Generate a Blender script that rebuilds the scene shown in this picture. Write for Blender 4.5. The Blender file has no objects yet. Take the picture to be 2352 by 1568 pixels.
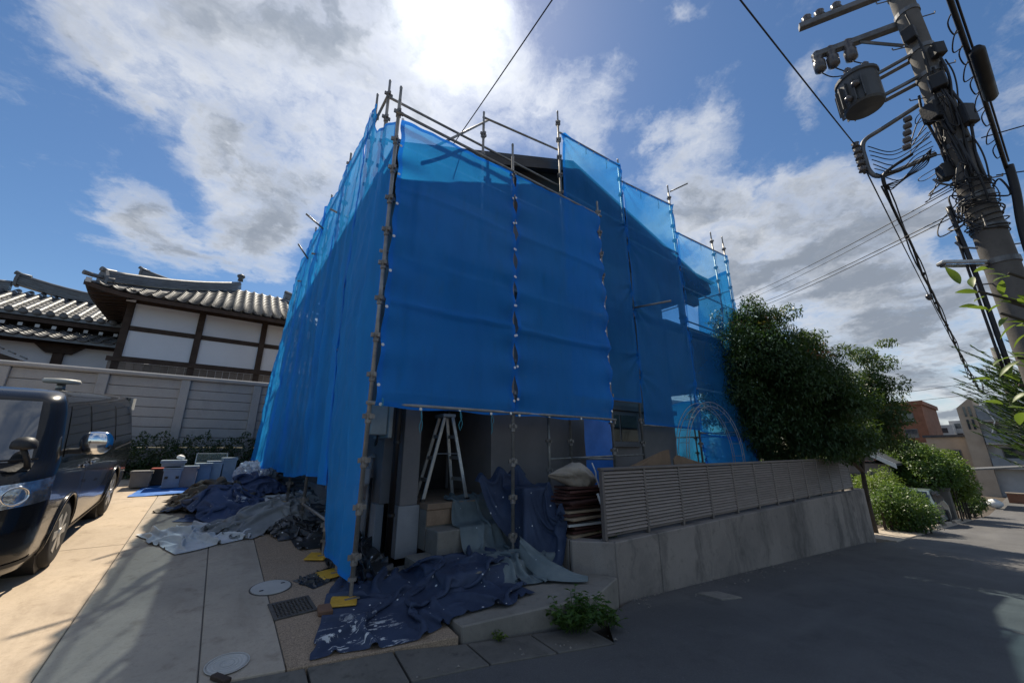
import bpy, bmesh, math, random
import numpy as np
from mathutils import Vector, Matrix, noise as mn
R = math.radians
scene = bpy.context.scene
col = scene.collection
# ------------------------------------------------------------------ camera
HD = R(53.0)                                   # heading: 53 deg from +X towards +Y
cam_d = bpy.data.cameras.new('camera'); cam = bpy.data.objects.new('camera', cam_d); col.objects.link(cam)
cam_d.sensor_width = 36.0; cam_d.lens = 36.0*883/2352
cam_d.clip_start = 0.05; cam_d.clip_end = 2000
cam.location = (0, 0, 1.6)
cam.rotation_euler = (R(90+15.7), 0, HD-R(90))
scene.camera = cam
# ------------------------------------------------------------------ light and view
SUN = Vector((0.285, 0.60, 1.0)).normalized()
sun_d = bpy.data.lights.new('sun', 'SUN'); sun_d.energy = 3.7; sun_d.angle = R(0.53); sun_d.color = (1.0, 0.90, 0.74)
sun = bpy.data.objects.new('sun', sun_d); col.objects.link(sun)
sun.rotation_euler = SUN.to_track_quat('Z', 'Y').to_euler(); sun.location = SUN*40
scene.view_settings.view_transform = 'Standard'; scene.view_settings.look = 'None'
scene.view_settings.exposure = 0.78; scene.view_settings.gamma = 1.0
scene.view_settings.use_curve_mapping = False
world = bpy.data.worlds.new('World'); scene.world = world; world.use_nodes = True
# ------------------------------------------------------------------ node helpers
class NT:
    def __init__(s, tree): s.t = tree; s.n = tree.nodes; s.l = tree.links
    def node(s, typ, **kw):
        n = s.n.new(typ)
        for k, v in kw.items(): setattr(n, k, v)
        return n
    def put(s, sock, v):
        if v is None: return
        if hasattr(v, 'is_output'): s.l.new(v, sock)
        else:
            try: sock.default_value = v
            except Exception: sock.default_value = (v[0], v[1], v[2], 1.0)
    def m(s, op, a, b=None, c=None, clamp=False):
        n = s.node('ShaderNodeMath', operation=op); n.use_clamp = clamp
        for i, v in enumerate((a, b, c)): s.put(n.inputs[i], v)
        return n.outputs[0]
    def v(s, op, a, b=None, out=0):
        n = s.node('ShaderNodeVectorMath', operation=op)
        s.put(n.inputs[0], a); s.put(n.inputs[1], b)
        return n.outputs['Value'] if out else n.outputs[0]
    def rng(s, x, a, b, c=0.0, d=1.0, smooth=True):
        n = s.node('ShaderNodeMapRange'); n.interpolation_type = 'SMOOTHSTEP' if smooth else 'LINEAR'
        for i, v in enumerate((x, a, b, c, d)): s.put(n.inputs[i], v)
        return n.outputs[0]
    def noise(s, vec, scale, detail=4, rough=.55, dist=0.0, col=False):
        n = s.node('ShaderNodeTexNoise'); s.put(n.inputs['Vector'], vec)
        n.inputs['Scale'].default_value = scale; n.inputs['Detail'].default_value = detail
        n.inputs['Roughness'].default_value = rough; n.inputs['Distortion'].default_value = dist
        return n.outputs['Color' if col else 'Fac']
    def voro(s, vec, scale, feature='F1', out='Distance', rnd=1.0):
        n = s.node('ShaderNodeTexVoronoi'); n.feature = feature; s.put(n.inputs['Vector'], vec)
        n.inputs['Scale'].default_value = scale; n.inputs['Randomness'].default_value = rnd
        return n.outputs[out]
    def mix(s, f, a, b, mode='MIX'):
        n = s.node('ShaderNodeMix', data_type='RGBA', blend_type=mode)
        s.put(n.inputs[0], f); s.put(n.inputs[6], a); s.put(n.inputs[7], b)
        return n.outputs[2]
    def scalev(s, vec, sc):
        n = s.node('ShaderNodeMapping'); s.put(n.inputs['Vector'], vec); n.inputs['Scale'].default_value = sc
        return n.outputs[0]
# ------------------------------------------------------------------ world: clear sky + cloud field
W = NT(world.node_tree); W.n.clear()
sky = W.node('ShaderNodeTexSky', sky_type='NISHITA'); sky.sun_disc = False
sky.sun_elevation = math.asin(SUN.z); sky.sun_rotation = math.atan2(SUN.x, SUN.y)
sky.air_density = 1.0; sky.dust_density = 0.3; sky.ozone_density = 3.0
tc = W.node('ShaderNodeTexCoord'); dirv = W.v('NORMALIZE', tc.outputs['Generated'])
sep = W.node('ShaderNodeSeparateXYZ'); W.put(sep.inputs[0], dirv)
zz = W.m('ADD', W.m('MAXIMUM', sep.outputs[2], 0.0), 0.22)
comb = W.node('ShaderNodeCombineXYZ'); W.put(comb.inputs[0], W.m('DIVIDE', sep.outputs[0], zz)); W.put(comb.inputs[1], W.m('DIVIDE', sep.outputs[1], zz))
q = comb.outputs[0]
CLOUDS = [(-0.198,0.726,0.659,0.095,1),(-0.133,0.74,0.659,0.103,1),(-0.058,0.768,0.638,0.111,1),(-0.037,0.684,0.728,0.122,1),(0.056,0.797,0.601,0.124,1),(0.103,0.693,0.713,0.16,1),(-0.064,0.85,0.522,0.062,0.8),(0.0,0.871,0.492,0.065,0.8),(0.147,0.586,0.797,0.115,1),(0.255,0.521,0.815,0.133,1),(0.271,0.639,0.719,0.138,1),(0.381,0.546,0.746,0.103,0.9),(0.508,0.475,0.719,0.087,0.8),(0.592,0.452,0.667,0.071,0.7),(-0.262,0.728,0.633,0.053,0.8),(0.558,0.37,0.743,0.045,0.6),(-0.208,0.872,0.443,0.044,0.75),(-0.167,0.901,0.401,0.054,0.8),(-0.092,0.911,0.402,0.073,0.95),(-0.001,0.909,0.418,0.066,0.9),(0.067,0.932,0.355,0.039,0.7),(0.566,0.259,0.783,0.034,0.55),(0.677,0.234,0.698,0.035,0.5),(0.772,0.102,0.627,0.057,0.8),(0.71,0.295,0.639,0.058,0.8),(0.742,0.232,0.63,0.044,0.75),(0.682,0.359,0.637,0.043,0.7),(0.749,0.369,0.55,0.097,0.9),(0.819,0.275,0.504,0.092,1),(0.865,0.178,0.469,0.086,1),(0.831,0.336,0.443,0.114,1),(0.882,0.231,0.412,0.114,1),(0.903,0.13,0.41,0.082,0.9),(0.908,0.051,0.416,0.048,0.7),(0.922,0.18,0.344,0.101,1),(0.893,0.277,0.353,0.101,1),(0.959,0.106,0.264,0.079,0.9),(0.957,0.175,0.231,0.1,1),(0.981,0.06,0.183,0.088,1),(0.984,0.119,0.131,0.092,1),(0.972,0.0,0.234,0.045,0.7),(0.944,-0.027,0.33,0.038,0.6),(0.993,0.003,0.121,0.075,1),(0.996,0.072,0.058,0.099,1)]
wn = W.v('SUBTRACT', W.noise(q, 1.7, 7, .6, col=True), (.5,.5,.5))
dw = W.v('ADD', dirv, W.v('MULTIPLY', wn, (.30,.30,.22)))
mask = None
for x, y, z, r, w in CLOUDS:
    d = W.v('DISTANCE', dw, (x, y, z), out=1)
    b = W.rng(d, r*1.9, 0.0, 0.0, w*.95)
    mask = b if mask is None else W.m('ADD', mask, b)
mask = W.m('MINIMUM', mask, 1.15)
away = W.rng(W.v('DOT_PRODUCT', dirv, (.58, .77, .27), out=1), .62, .25, 0.0, .95)   # the broken cloud field goes on all round
mask = W.m('MAXIMUM', mask, W.m('MULTIPLY', away, W.rng(W.noise(q, .8, 3), .40, .58)))
fb = W.noise(W.v('ADD', q, wn), 2.3, 10, .60, .2)
fb2 = W.noise(q, 5.5, 9, .66, .5)
dens = W.m('ADD', W.m('MULTIPLY', mask, .92), W.m('MULTIPLY', W.m('SUBTRACT', fb, .5), 2.9))
dens = W.m('ADD', dens, W.m('MULTIPLY', W.m('SUBTRACT', fb2, .5), 1.15))
cover = W.m('POWER', W.rng(dens, .24, 1.36, 0.0, 1.0), .85)
sdot = W.m('MAXIMUM', W.v('DOT_PRODUCT', dirv, tuple(SUN), out=1), 0.0)
g1 = W.m('POWER', sdot, 220.0); g2 = W.m('POWER', sdot, 7.0)
# thick cloud hides more of the light: density is read again a little towards the sun
shade = W.noise(W.v('ADD', W.v('ADD', q, wn), (SUN.x*.12, SUN.y*.12, 0)), 2.3, 5, .55, .2)
core = W.m('MULTIPLY', W.rng(W.m('ADD', W.m('MULTIPLY', dens, .55), W.m('MULTIPLY', W.m('SUBTRACT', shade, .45), 2.6)), .22, 1.15), W.rng(dens, .5, 1.2))
ccol = W.mix(core, (4.8, 4.95, 5.2), (1.8, 2.05, 2.45))
bright = W.m('ADD', W.m('ADD', .72, W.m('MULTIPLY', g2, .30)), W.m('MULTIPLY', g1, 1.7))
cn = W.node('ShaderNodeVectorMath', operation='SCALE'); W.put(cn.inputs[0], ccol); W.put(cn.inputs['Scale'], bright)
hs_ = W.node('ShaderNodeHueSaturation'); hs_.inputs['Saturation'].default_value = 1.16; hs_.inputs['Value'].default_value = .49; W.put(hs_.inputs['Color'], sky.outputs[0])
mixc = W.mix(W.m('MULTIPLY', cover, .96), hs_.outputs[0], cn.outputs[0])
bg = W.node('ShaderNodeBackground'); W.put(bg.inputs[0], mixc); bg.inputs[1].default_value = 0.125
wo = W.node('ShaderNodeOutputWorld'); W.l.new(bg.outputs[0], wo.inputs[0])
world.cycles.sampling_method = 'MANUAL'; world.cycles.sample_map_resolution = 512
# ------------------------------------------------------------------ material helpers
def newmat(name):
    m = bpy.data.materials.new(name); m.use_nodes = True
    t = NT(m.node_tree); b = t.n['Principled BSDF']
    return m, t, b
def pos(t, mode='world'):
    if mode == 'world': return t.node('ShaderNodeNewGeometry').outputs['Position']
    o = t.node('ShaderNodeTexCoord').outputs['Object']
    inf = t.node('ShaderNodeObjectInfo')
    return t.v('ADD', o, t.v('SCALE', (1,1,1)) if False else t.m('MULTIPLY', inf.outputs['Random'], 37.0))
def bump(t, b, h, strength=.3, dist=.01):
    n = t.node('ShaderNodeBump'); n.inputs['Strength'].default_value = strength; n.inputs['Distance'].default_value = dist
    t.put(n.inputs['Height'], h); t.l.new(n.outputs[0], b.inputs['Normal'])
def M(name, c, rough=.7, var=.25, scale=2.0, metal=0.0, bmp=.25, bscale=40, mode='obj', c2=None, mott=None, rnd=.12, spec=None, coat=0):
    """noise-varied paint / stone / metal: base colour c wandering towards c2, fine grain relief"""
    m, t, b = newmat(name); p = pos(t, mode)
    n1 = t.noise(p, scale, 6, .6); n2 = t.noise(p, bscale, 3, .6)
    c2 = c2 or tuple(max(0, x*(1-var)) for x in c)
    f = t.rng(n1, .32, .68)
    cc = t.mix(f, (*c, 1), (*c2, 1))
    cc = t.mix(t.m('MULTIPLY', t.rng(n2, .3, .7), min(1.0, var*1.2)), cc, (*[x*.72 for x in c], 1))
    if rnd and mode == 'obj':
        r = t.node('ShaderNodeObjectInfo').outputs['Random']
        k = t.m('ADD', 1-rnd, t.m('MULTIPLY', r, 2*rnd))
        h = t.node('ShaderNodeHueSaturation'); t.put(h.inputs['Value'], k); t.put(h.inputs['Color'], cc); cc = h.outputs[0]
    t.put(b.inputs['Base Color'], cc)
    t.put(b.inputs['Roughness'], t.rng(n1, .2, .8, max(.02, rough-.1), min(1, rough+.1)))
    b.inputs['Metallic'].default_value = metal
    if spec is not None: b.inputs['Specular IOR Level'].default_value = spec
    if coat: b.inputs['Coat Weight'].default_value = coat; b.inputs['Coat Roughness'].default_value = .03
    if bmp: bump(t, b, t.m('ADD', t.m('MULTIPLY', n1, .5), n2), bmp, .006)
    return m
def glass(name, c=(.02,.025,.03), rough=.03):
    m, t, b = newmat(name); p = pos(t); b.inputs['Base Color'].default_value = (*c, 1)
    t.put(b.inputs['Roughness'], t.rng(t.noise(p, 3), .3, .7, rough, rough+.05)); b.inputs['Specular IOR Level'].default_value = .9
    return m
# ------------------------------------------------------------------ mesh helpers
class MB:
    def __init__(s): s.V = []; s.F = []
    def add(s, V, F):
        o = len(s.V); s.V += [tuple(v) for v in V]; s.F += [tuple(i+o for i in f) for f in F]; return s
    def box(s, c, d, rot=None):
        x, y, z = d[0]/2, d[1]/2, d[2]/2
        V = [Vector((sx*x, sy*y, sz*z)) for sz in (-1, 1) for sx, sy in ((-1,-1),(1,-1),(1,1),(-1,1))]
        if rot is not None: V = [rot @ v for v in V]
        return s.add([v+Vector(c) for v in V], [(3,2,1,0),(4,5,6,7),(0,1,5,4),(1,2,6,5),(2,3,7,6),(3,0,4,7)])
    def span(s, a, b): return s.box([(a[i]+b[i])/2 for i in range(3)], [abs(b[i]-a[i]) for i in range(3)])
    def prism(s, poly, z0, z1):
        """vertical prism; z0, z1 numbers or functions of (x,y)"""
        f0 = z0 if callable(z0) else (lambda x, y: z0); f1 = z1 if callable(z1) else (lambda x, y: z1)
        a = sum(poly[i][0]*poly[(i+1)%len(poly)][1]-poly[(i+1)%len(poly)][0]*poly[i][1] for i in range(len(poly)))
        if a < 0: poly = poly[::-1]
        n = len(poly)
        V = [(x, y, f0(x, y)) for x, y in poly]+[(x, y, f1(x, y)) for x, y in poly]
        return s.add(V, [tuple(range(n-1, -1, -1)), tuple(range(n, 2*n))]+[(i, (i+1)%n, n+(i+1)%n, n+i) for i in range(n)])
    def extr(s, poly3, off):
        """extrude a planar 3-D polygon by vector off"""
        n = len(poly3); P = [Vector(p) for p in poly3]; o = Vector(off)
        return s.add(P+[p+o for p in P], [tuple(range(n-1, -1, -1)), tuple(range(n, 2*n))]+[(i, (i+1)%n, n+(i+1)%n, n+i) for i in range(n)])
    def tube(s, path, r, n=8, caps=True):
        P = [Vector(p) for p in path]; m = len(P); rr = r if isinstance(r, (list, tuple)) else [r]*m
        V = []; F = []; prev = None
        for i, p in enumerate(P):
            t = (P[min(i+1, m-1)]-P[max(i-1, 0)]).normalized()
            a = prev - t*prev.dot(t) if prev is not None else t.orthogonal()
            if a.length < 1e-5: a = t.orthogonal()
            a.normalize(); prev = a; b = t.cross(a)
            for k in range(n):
                w = 2*math.pi*k/n; V.append(p+(a*math.cos(w)+b*math.sin(w))*rr[i])
        for i in range(m-1):
            for k in range(n):
                F.append((i*n+k, i*n+(k+1)%n, (i+1)*n+(k+1)%n, (i+1)*n+k))
        if caps: F += [tuple(range(n-1, -1, -1)), tuple(range((m-1)*n, m*n))]
        return s.add(V, F)
    def lathe(s, c, prof, n=20, axis='Z', rot=None):
        V = []; F = []
        for r, h in prof:
            for k in range(n):
                w = 2*math.pi*k/n; v = Vector((r*math.cos(w), r*math.sin(w), h))
                if axis == 'X': v = Vector((v.z, v.x, v.y))
                if axis == 'Y': v = Vector((v.y, v.z, v.x))
                if rot is not None: v = rot @ v
                V.append(v+Vector(c))
        m = len(prof)
        for i in range(m-1):
            for k in range(n): F.append((i*n+k, i*n+(k+1)%n, (i+1)*n+(k+1)%n, (i+1)*n+k))
        F += [tuple(range(n-1, -1, -1)), tuple(range((m-1)*n, m*n))]
        return s.add(V, F)
    def grid(s, nu, nv, f):
        V = [f(i/nu, j/nv) for j in range(nv+1) for i in range(nu+1)]
        return s.add(V, [(j*(nu+1)+i, j*(nu+1)+i+1, (j+1)*(nu+1)+i+1, (j+1)*(nu+1)+i) for j in range(nv) for i in range(nu)])
    def mesh(s, name, mat, smooth=False, bevel=0):
        me = bpy.data.meshes.new(name); me.from_pydata([tuple(v) for v in s.V], [], s.F); me.validate()
        if bevel:
            bm = bmesh.new(); bm.from_mesh(me)
            ed = [e for e in bm.edges if len(e.link_faces) == 2 and e.calc_face_angle(0) > .6]
            bmesh.ops.bevel(bm, geom=ed, offset=bevel, segments=1, affect='EDGES', clamp_overlap=True)
            bm.to_mesh(me); bm.free()
        if mat: me.materials.append(mat)
        if smooth: me.polygons.foreach_set('use_smooth', [len(p.vertices) == 4 for p in me.polygons])
        return me
    def build(s, name, mat, parent=None, smooth=False, bevel=0):
        return link(name, s.mesh(name, mat, smooth, bevel), parent)
def link(name, me, parent=None, M4=None):
    o = bpy.data.objects.new(name, me); col.objects.link(o)
    if M4 is not None: o.matrix_local = M4
    if parent is not None:
        o.parent = parent
        if M4 is None: o.matrix_parent_inverse = Matrix.Translation(parent.location).inverted() if parent.parent is None else Matrix()
    return o
def tag(o, label=None, cat=None, group=None, kind=None):
    if label: o['label'] = label
    if cat: o['category'] = cat
    if group: o['group'] = group
    if kind: o['kind'] = kind
    return o
def thing(name, label, cat, loc=(0,0,0), group=None):
    o = bpy.data.objects.new(name, None); col.objects.link(o); o.location = loc; o.empty_display_size = .2
    return tag(o, label, cat, group)
def struct(o): o['kind'] = 'structure'; return o
def solo(o, label, cat, group=None): return tag(o, label, cat, group)
def smoothf(a, b, x):
    t = min(1, max(0, (x-a)/(b-a))); return t*t*(3-2*t)
def lerp(a, b, t): return a+(b-a)*t
def nz(x, y, z=0.0): return mn.noise(Vector((x, y, z)))
def fbm(x, y, z=0.0, o=4):
    s = 0; a = 1; t = 0
    for i in range(o): s += a*nz(x, y, z); t += a; a *= .5; x *= 2.03; y *= 2.03; z += 7.1
    return s/t
def poly_path(pts, n=8):
    """Catmull-Rom through points"""
    P = [Vector(p) for p in pts]; P = [2*P[0]-P[1]]+P+[2*P[-1]-P[-2]]; out = []
    for i in range(1, len(P)-2):
        for k in range(n):
            t = k/n; a, b, c, d = P[i-1], P[i], P[i+1], P[i+2]
            out.append(.5*((2*b)+(c-a)*t+(2*a-5*b+4*c-d)*t*t+(3*b-a-3*c+d)*t**3))
    out.append(P[-2]); return out
def sag(a, b, s, n=16):
    a, b = Vector(a), Vector(b)
    return [a.lerp(b, i/n)-Vector((0, 0, s*4*(i/n)*(1-i/n))) for i in range(n+1)]
def zr(x):                                       # road height: falls away to the right
    if x <= 1.8: return 0.012*(1.8-x)
    if x <= 42: return -0.064*(x-1.8)
    return -0.064*40.2-.01*(x-42)
def zd(y): return .09*(y-2.4)                    # driveway climbs from the road
# ================================================================== materials
def concrete(name, c, c2, dark, sc=1.0, grime=.5, agg=0.0, mode='world'):
    m, t, b = newmat(name); p = pos(t, mode)
    n1 = t.noise(p, .9*sc, 7, .62, .3); n2 = t.noise(p, 4.5*sc, 6, .6); n3 = t.noise(p, 110, 3, .7); n4 = t.noise(p, 28, 4, .6)
    cc = t.mix(t.rng(n1, .33, .66), c, c2)
    cc = t.mix(t.m('MULTIPLY', t.rng(n2, .55, .78), grime), cc, dark)
    cc = t.mix(t.m('MULTIPLY', t.rng(n4, .5, .72), .22), cc, dark)
    st_ = t.noise(t.v('ADD', t.scalev(p, (1.6, .45, 1)), t.v('MULTIPLY', t.noise(p, 1.1, 4, col=True), (.7, .7, 0))), 1.0, 8, .7)
    cc = t.mix(t.m('MULTIPLY', t.rng(st_, .50, .70), grime*.75), cc, dark)
    v = t.voro(p, 95); sp = t.voro(p, 95, out='Color')
    if agg:
        cc = t.mix(agg, cc, t.mix(t.rng(n3, .35, .65), tuple(x*.6 for x in c), tuple(min(1, x*1.5) for x in c)))
        sx = t.node('ShaderNodeSeparateColor'); t.put(sx.inputs[0], sp)
        cc = t.mix(t.m('MULTIPLY', sx.outputs[0], agg*.55), cc, dark)
    else:
        cc = t.mix(t.m('MULTIPLY', t.rng(n3, .4, .7), .28), cc, tuple(x*.62 for x in c))
    t.put(b.inputs['Base Color'], cc); t.put(b.inputs['Roughness'], t.rng(n2, .3, .7, .78, .93))
    b.inputs['Specular IOR Level'].default_value = .3
    h = t.m('ADD', t.m('ADD', t.m('MULTIPLY', n3, .35), t.m('MULTIPLY', n4, .5)), t.m('MULTIPLY', v, .3 if agg else .08))
    bump(t, b, h, .45, .006)
    return m
m_drive = concrete('driveway concrete', (.54,.435,.32), (.44,.355,.265), (.23,.175,.125), 1.0, .6)
m_drive2 = concrete('driveway concrete grey', (.48,.405,.32), (.385,.33,.265), (.20,.16,.125), 1.3, .6)
m_agg = concrete('washed aggregate', (.36,.265,.185), (.28,.21,.15), (.15,.11,.075), 1.2, .5, .8)
m_step = concrete('step concrete', (.28,.255,.22), (.21,.195,.17), (.10,.092,.08), 1.6, .6)
m_wallc = concrete('retaining concrete', (.21,.195,.18), (.15,.14,.13), (.05,.048,.045), 1.1, .75)
m_gut = concrete('gutter concrete', (.16,.148,.13), (.115,.107,.096), (.045,.042,.038), 2, .7)
m_soil = M('soil', (.09,.07,.05), .95, .4, 1.5, mode='world')
# weathered streaks on the retaining wall
def streak_wall():
    m, t, b = newmat('streaked retaining wall'); p = pos(t, 'world')
    s1 = t.noise(t.v('ADD', t.scalev(p, (1.1, 1.1, .16)), t.v('MULTIPLY', t.noise(p, 1.5, 4, col=True), (.9, .9, .1))), 1.0, 8, .72); n1 = t.noise(p, .7, 5, .6); n3 = t.noise(p, 90, 3, .7); n4 = t.noise(p, 7, 5, .6)
    cc = t.mix(t.rng(n1, .35, .65), (.30,.262,.23), (.215,.19,.17))
    cc = t.mix(t.m('MULTIPLY', t.rng(s1, .46, .66), .75), cc, (.065,.06,.056))
    cc = t.mix(t.m('MULTIPLY', t.rng(t.noise(t.scalev(p, (2.2, 2.2, .25)), 1.3, 6), .60, .78), .4), cc, (.33,.31,.28))
    cc = t.mix(t.m('MULTIPLY', t.rng(n4, .55, .75), .4), cc, (.075,.075,.06))
    cc = t.mix(t.m('MULTIPLY', t.rng(n3, .4, .7), .25), cc, (.1,.095,.09))
    t.put(b.inputs['Base Color'], cc); b.inputs['Roughness'].default_value = .9
    bump(t, b, t.m('ADD', t.m('MULTIPLY', n3, .4), n4), .4, .006); return m
m_ret = streak_wall()
def asphalt():
    m, t, b = newmat('asphalt'); p = pos(t, 'world')
    n1 = t.noise(p, .5, 6, .6); n2 = t.noise(p, 95, 3, .85); v = t.voro(p, 80); n5 = t.noise(p, 3.0, 5, .6)
    cc = t.mix(t.rng(n1, .35, .65), (.10,.097,.095), (.076,.074,.074))
    cc = t.mix(t.m('MULTIPLY', t.rng(n2, .50, .72), .75), cc, (.19,.185,.175))
    cc = t.mix(t.m('MULTIPLY', t.rng(n5, .52, .72), .45), cc, (.05,.048,.047))
    cc = t.mix(t.m('MULTIPLY', t.rng(t.noise(t.scalev(p, (.25, 1.6, 1)), 1.0, 5), .5, .72), .4), cc, (.15,.145,.138))
    t.put(b.inputs['Base Color'], cc); t.put(b.inputs['Roughness'], t.rng(n1, .3, .7, .7, .86))
    bump(t, b, t.m('ADD', n2, t.m('MULTIPLY', v, -.6)), .6, .008); return m
m_asph = asphalt()
def galv(name, c=(.34,.33,.31), rust=.35):
    m, t, b = newmat(name); p = pos(t)
    n1 = t.noise(p, 6, 5, .6); n2 = t.noise(p, 60, 3, .6)
    cc = t.mix(t.rng(n1, .35, .65), c, tuple(x*.7 for x in c))
    cc = t.mix(t.m('MULTIPLY', t.rng(n2, .58, .75), rust), cc, (.12,.075,.045))
    t.put(b.inputs['Base Color'], cc); b.inputs['Metallic'].default_value = .55
    t.put(b.inputs['Roughness'], t.rng(n1, .3, .7, .42, .62)); bump(t, b, n2, .15, .002); return m
m_galv = galv('galvanised scaffold tube'); m_galv2 = galv('worn scaffold coupler', (.28,.26,.24), .5)
def net_mat(name, tr=(.42,.64,.88), fac=.34, c=(.028,.31,.91), tl=(.035,.42,.97)):
    """woven mesh sheet: part of the light passes straight through the weave, the rest is scattered by blue yarn"""
    m, t, b = newmat(name); out = t.n['Material Output']; t.n.remove(b); p = pos(t, 'world')
    d = t.node('ShaderNodeBsdfPrincipled'); d.inputs['Roughness'].default_value = .55; d.inputs['Specular IOR Level'].default_value = .25
    n1 = t.noise(p, 1.1, 5, .6); n2 = t.noise(t.scalev(p, (9, 9, 2)), 1, 4, .6)
    cc = t.mix(t.rng(n1, .3, .7), c, (c[0]+.003, c[1]*1.22, c[2]*1.15)); cc = t.mix(t.m('MULTIPLY', t.rng(n2, .50, .8), .4), cc, (.05, .27, .56)); cc = t.mix(t.m('MULTIPLY', t.rng(t.noise(t.scalev(p, (2.5, 2.5, .5)), 1.0, 6, .7), .45, .75), .35), cc, tuple(x*.62 for x in c))
    t.put(d.inputs['Base Color'], cc)
    fl = t.voro(p, 6.0); cc2 = t.mix(t.rng(fl, .035, .02), cc, (.5,.55,.6)); t.put(d.inputs['Base Color'], cc2)
    tl_ = t.node('ShaderNodeBsdfTranslucent'); tl_.inputs[0].default_value = (*tl, 1)
    tr_ = t.node('ShaderNodeBsdfTransparent'); tr_.inputs[0].default_value = (*tr, 1)
    a = t.node('ShaderNodeMixShader'); a.inputs[0].default_value = .42; t.l.new(d.outputs[0], a.inputs[1]); t.l.new(tl_.outputs[0], a.inputs[2])
    w = t.node('ShaderNodeMixShader'); t.put(w.inputs[0], t.rng(n1, .2, .8, fac*.85, fac*1.15)); t.l.new(a.outputs[0], w.inputs[1]); t.l.new(tr_.outputs[0], w.inputs[2])
    t.l.new(w.outputs[0], out.inputs[0])
    n = t.node('ShaderNodeBump'); n.inputs['Strength'].default_value = .6; n.inputs['Distance'].default_value = .03
    t.put(n.inputs['Height'], t.noise(t.scalev(p, (5, 5, 1.6)), 1.2, 5, .6, .6)); t.l.new(n.outputs[0], d.inputs['Normal'])
    return m
m_net = net_mat('blue mesh net')
m_net_s = net_mat('blue mesh net folded', (.50,.68,.86), .24, (.028,.35,.95), (.035,.46,.98))
m_net_r = net_mat('blue mesh net open', (.45,.76,.92), .52); m_net_c = net_mat('blue mesh net sparse', (.62,.84,.95), .66)
m_cord = M('cyan cord', (.06,.33,.42), .6, .2)
m_eye = M('brass eyelet', (.7,.7,.68), .35, .1, metal=.6)
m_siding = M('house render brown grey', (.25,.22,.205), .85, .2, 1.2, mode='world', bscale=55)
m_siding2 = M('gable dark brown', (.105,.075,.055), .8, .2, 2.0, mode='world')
m_plinth = M('pale plinth', (.36,.355,.36), .85, .18, 1.5, mode='world')
m_dark = M('dark brown metal', (.022,.016,.014), .45, .3, 4)
m_door = M('door timber dark', (.03,.02,.016), .5, .4, 5)
m_roof = M('slate roof', (.055,.06,.07), .7, .3, 3, mode='world')
m_trim = M('house trim', (.16,.15,.15), .7, .2)
m_white = M('white paint', (.74,.74,.72), .55, .12, 4)
m_alu = M('aluminium', (.55,.55,.53), .4, .2, 8, metal=.7)
m_glass = glass('window glass', (.03,.04,.05))
m_tile = M('porch tile', (.30,.20,.13), .7, .3, 5)
m_cream = M('cream plastic', (.50,.49,.43), .55, .15, 5)
m_pvc = M('grey pvc', (.40,.40,.42), .5, .2, 5)
# ================================================================== ground and road
def ground_grid():
    xs = [-400,-150,-60,-25,-12]+[x*1.0 for x in range(-8, 46, 2)]+[55,75,110,180,350,700]
    ys = [-400,-150,-60,-25,-12,-6,-3,0,3,3.6,6,9,12,16,22,30,45,70,120,300,700]
    mb = MB(); nx, ny = len(xs), len(ys)
    mb.V = [(x, y, zr(x)-.07 if x > -12 else .05) for y in ys for x in xs]
    mb.F = [(j*nx+i, j*nx+i+1, (j+1)*nx+i+1, (j+1)*nx+i) for j in range(ny-1) for i in range(nx-1)]
    return mb
struct(ground_grid().build('ground', m_soil))
def edge_y(x):                                    # left kerb line of the road
    if x < -.5: return 3.43
    if x < 3.5: return 3.0-.2*(x-1.66)
    if x < 4.3: return lerp(3.08, 3.40, (x-3.5)/.8)
    if x < 15.7: return 3.40
    return 3.0
mb = MB(); xs = [-60,-30,-15,-8,-4,-2,-1,0]+[.4*i for i in range(1, 13)]+[5.5+1.5*i for i in range(25)]+[46,52,60,75,100]
nb = 6
for x in xs:
    y1 = edge_y(x)+.01
    for j in range(nb+1):
        y = lerp(-2.6, y1, j/nb); mb.V.append((x, y, zr(x)+.03*(1-(2*j/nb-1)**2)*.5))
mb.F = [(i*(nb+1)+j, (i+1)*(nb+1)+j, (i+1)*(nb+1)+j+1, i*(nb+1)+j+1) for i in range(len(xs)-1) for j in range(nb)]
struct(mb.build('road', m_asph, smooth=True))
# concrete gutter blocks along the road edge
gut = struct(MB().span((-14, 3.60, -.2), (-13.99, 3.61, -.05)).build('gutter', m_gut))
x = -4.0; k = 0
while x < 2.9:
    x2 = x+.6; y0a, y0b = edge_y(x), edge_y(x2); w = .36
    p = [(x+.012, y0a+.004), (x2-.006, y0b+.004), (x2-.006, y0b+w), (x+.012, y0a+w)]
    MB().prism(p, lambda a, b: zr(a)-.1, lambda a, b: zr(a)+.014 if b-edge_y(a) < .2 else (zd(b)-.012 if a < 1.9 else zr(a)+.03)).build('gutter_block', m_gut, gut, bevel=.006)
    x = x2; k += 1
# flat strip between road and wall further down
for k in range(14):
    x = 15.75+1.2*k
    MB().prism([(x, 3.0), (x+1.18, 3.0), (x+1.18, 4.1+.1*(k%3)), (x, 4.1+.1*(k%3))], lambda a, b: zr(a)-.1, lambda a, b: zr(a)+.035).build('pavement_slab', m_drive2, gut, bevel=.008)
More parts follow.
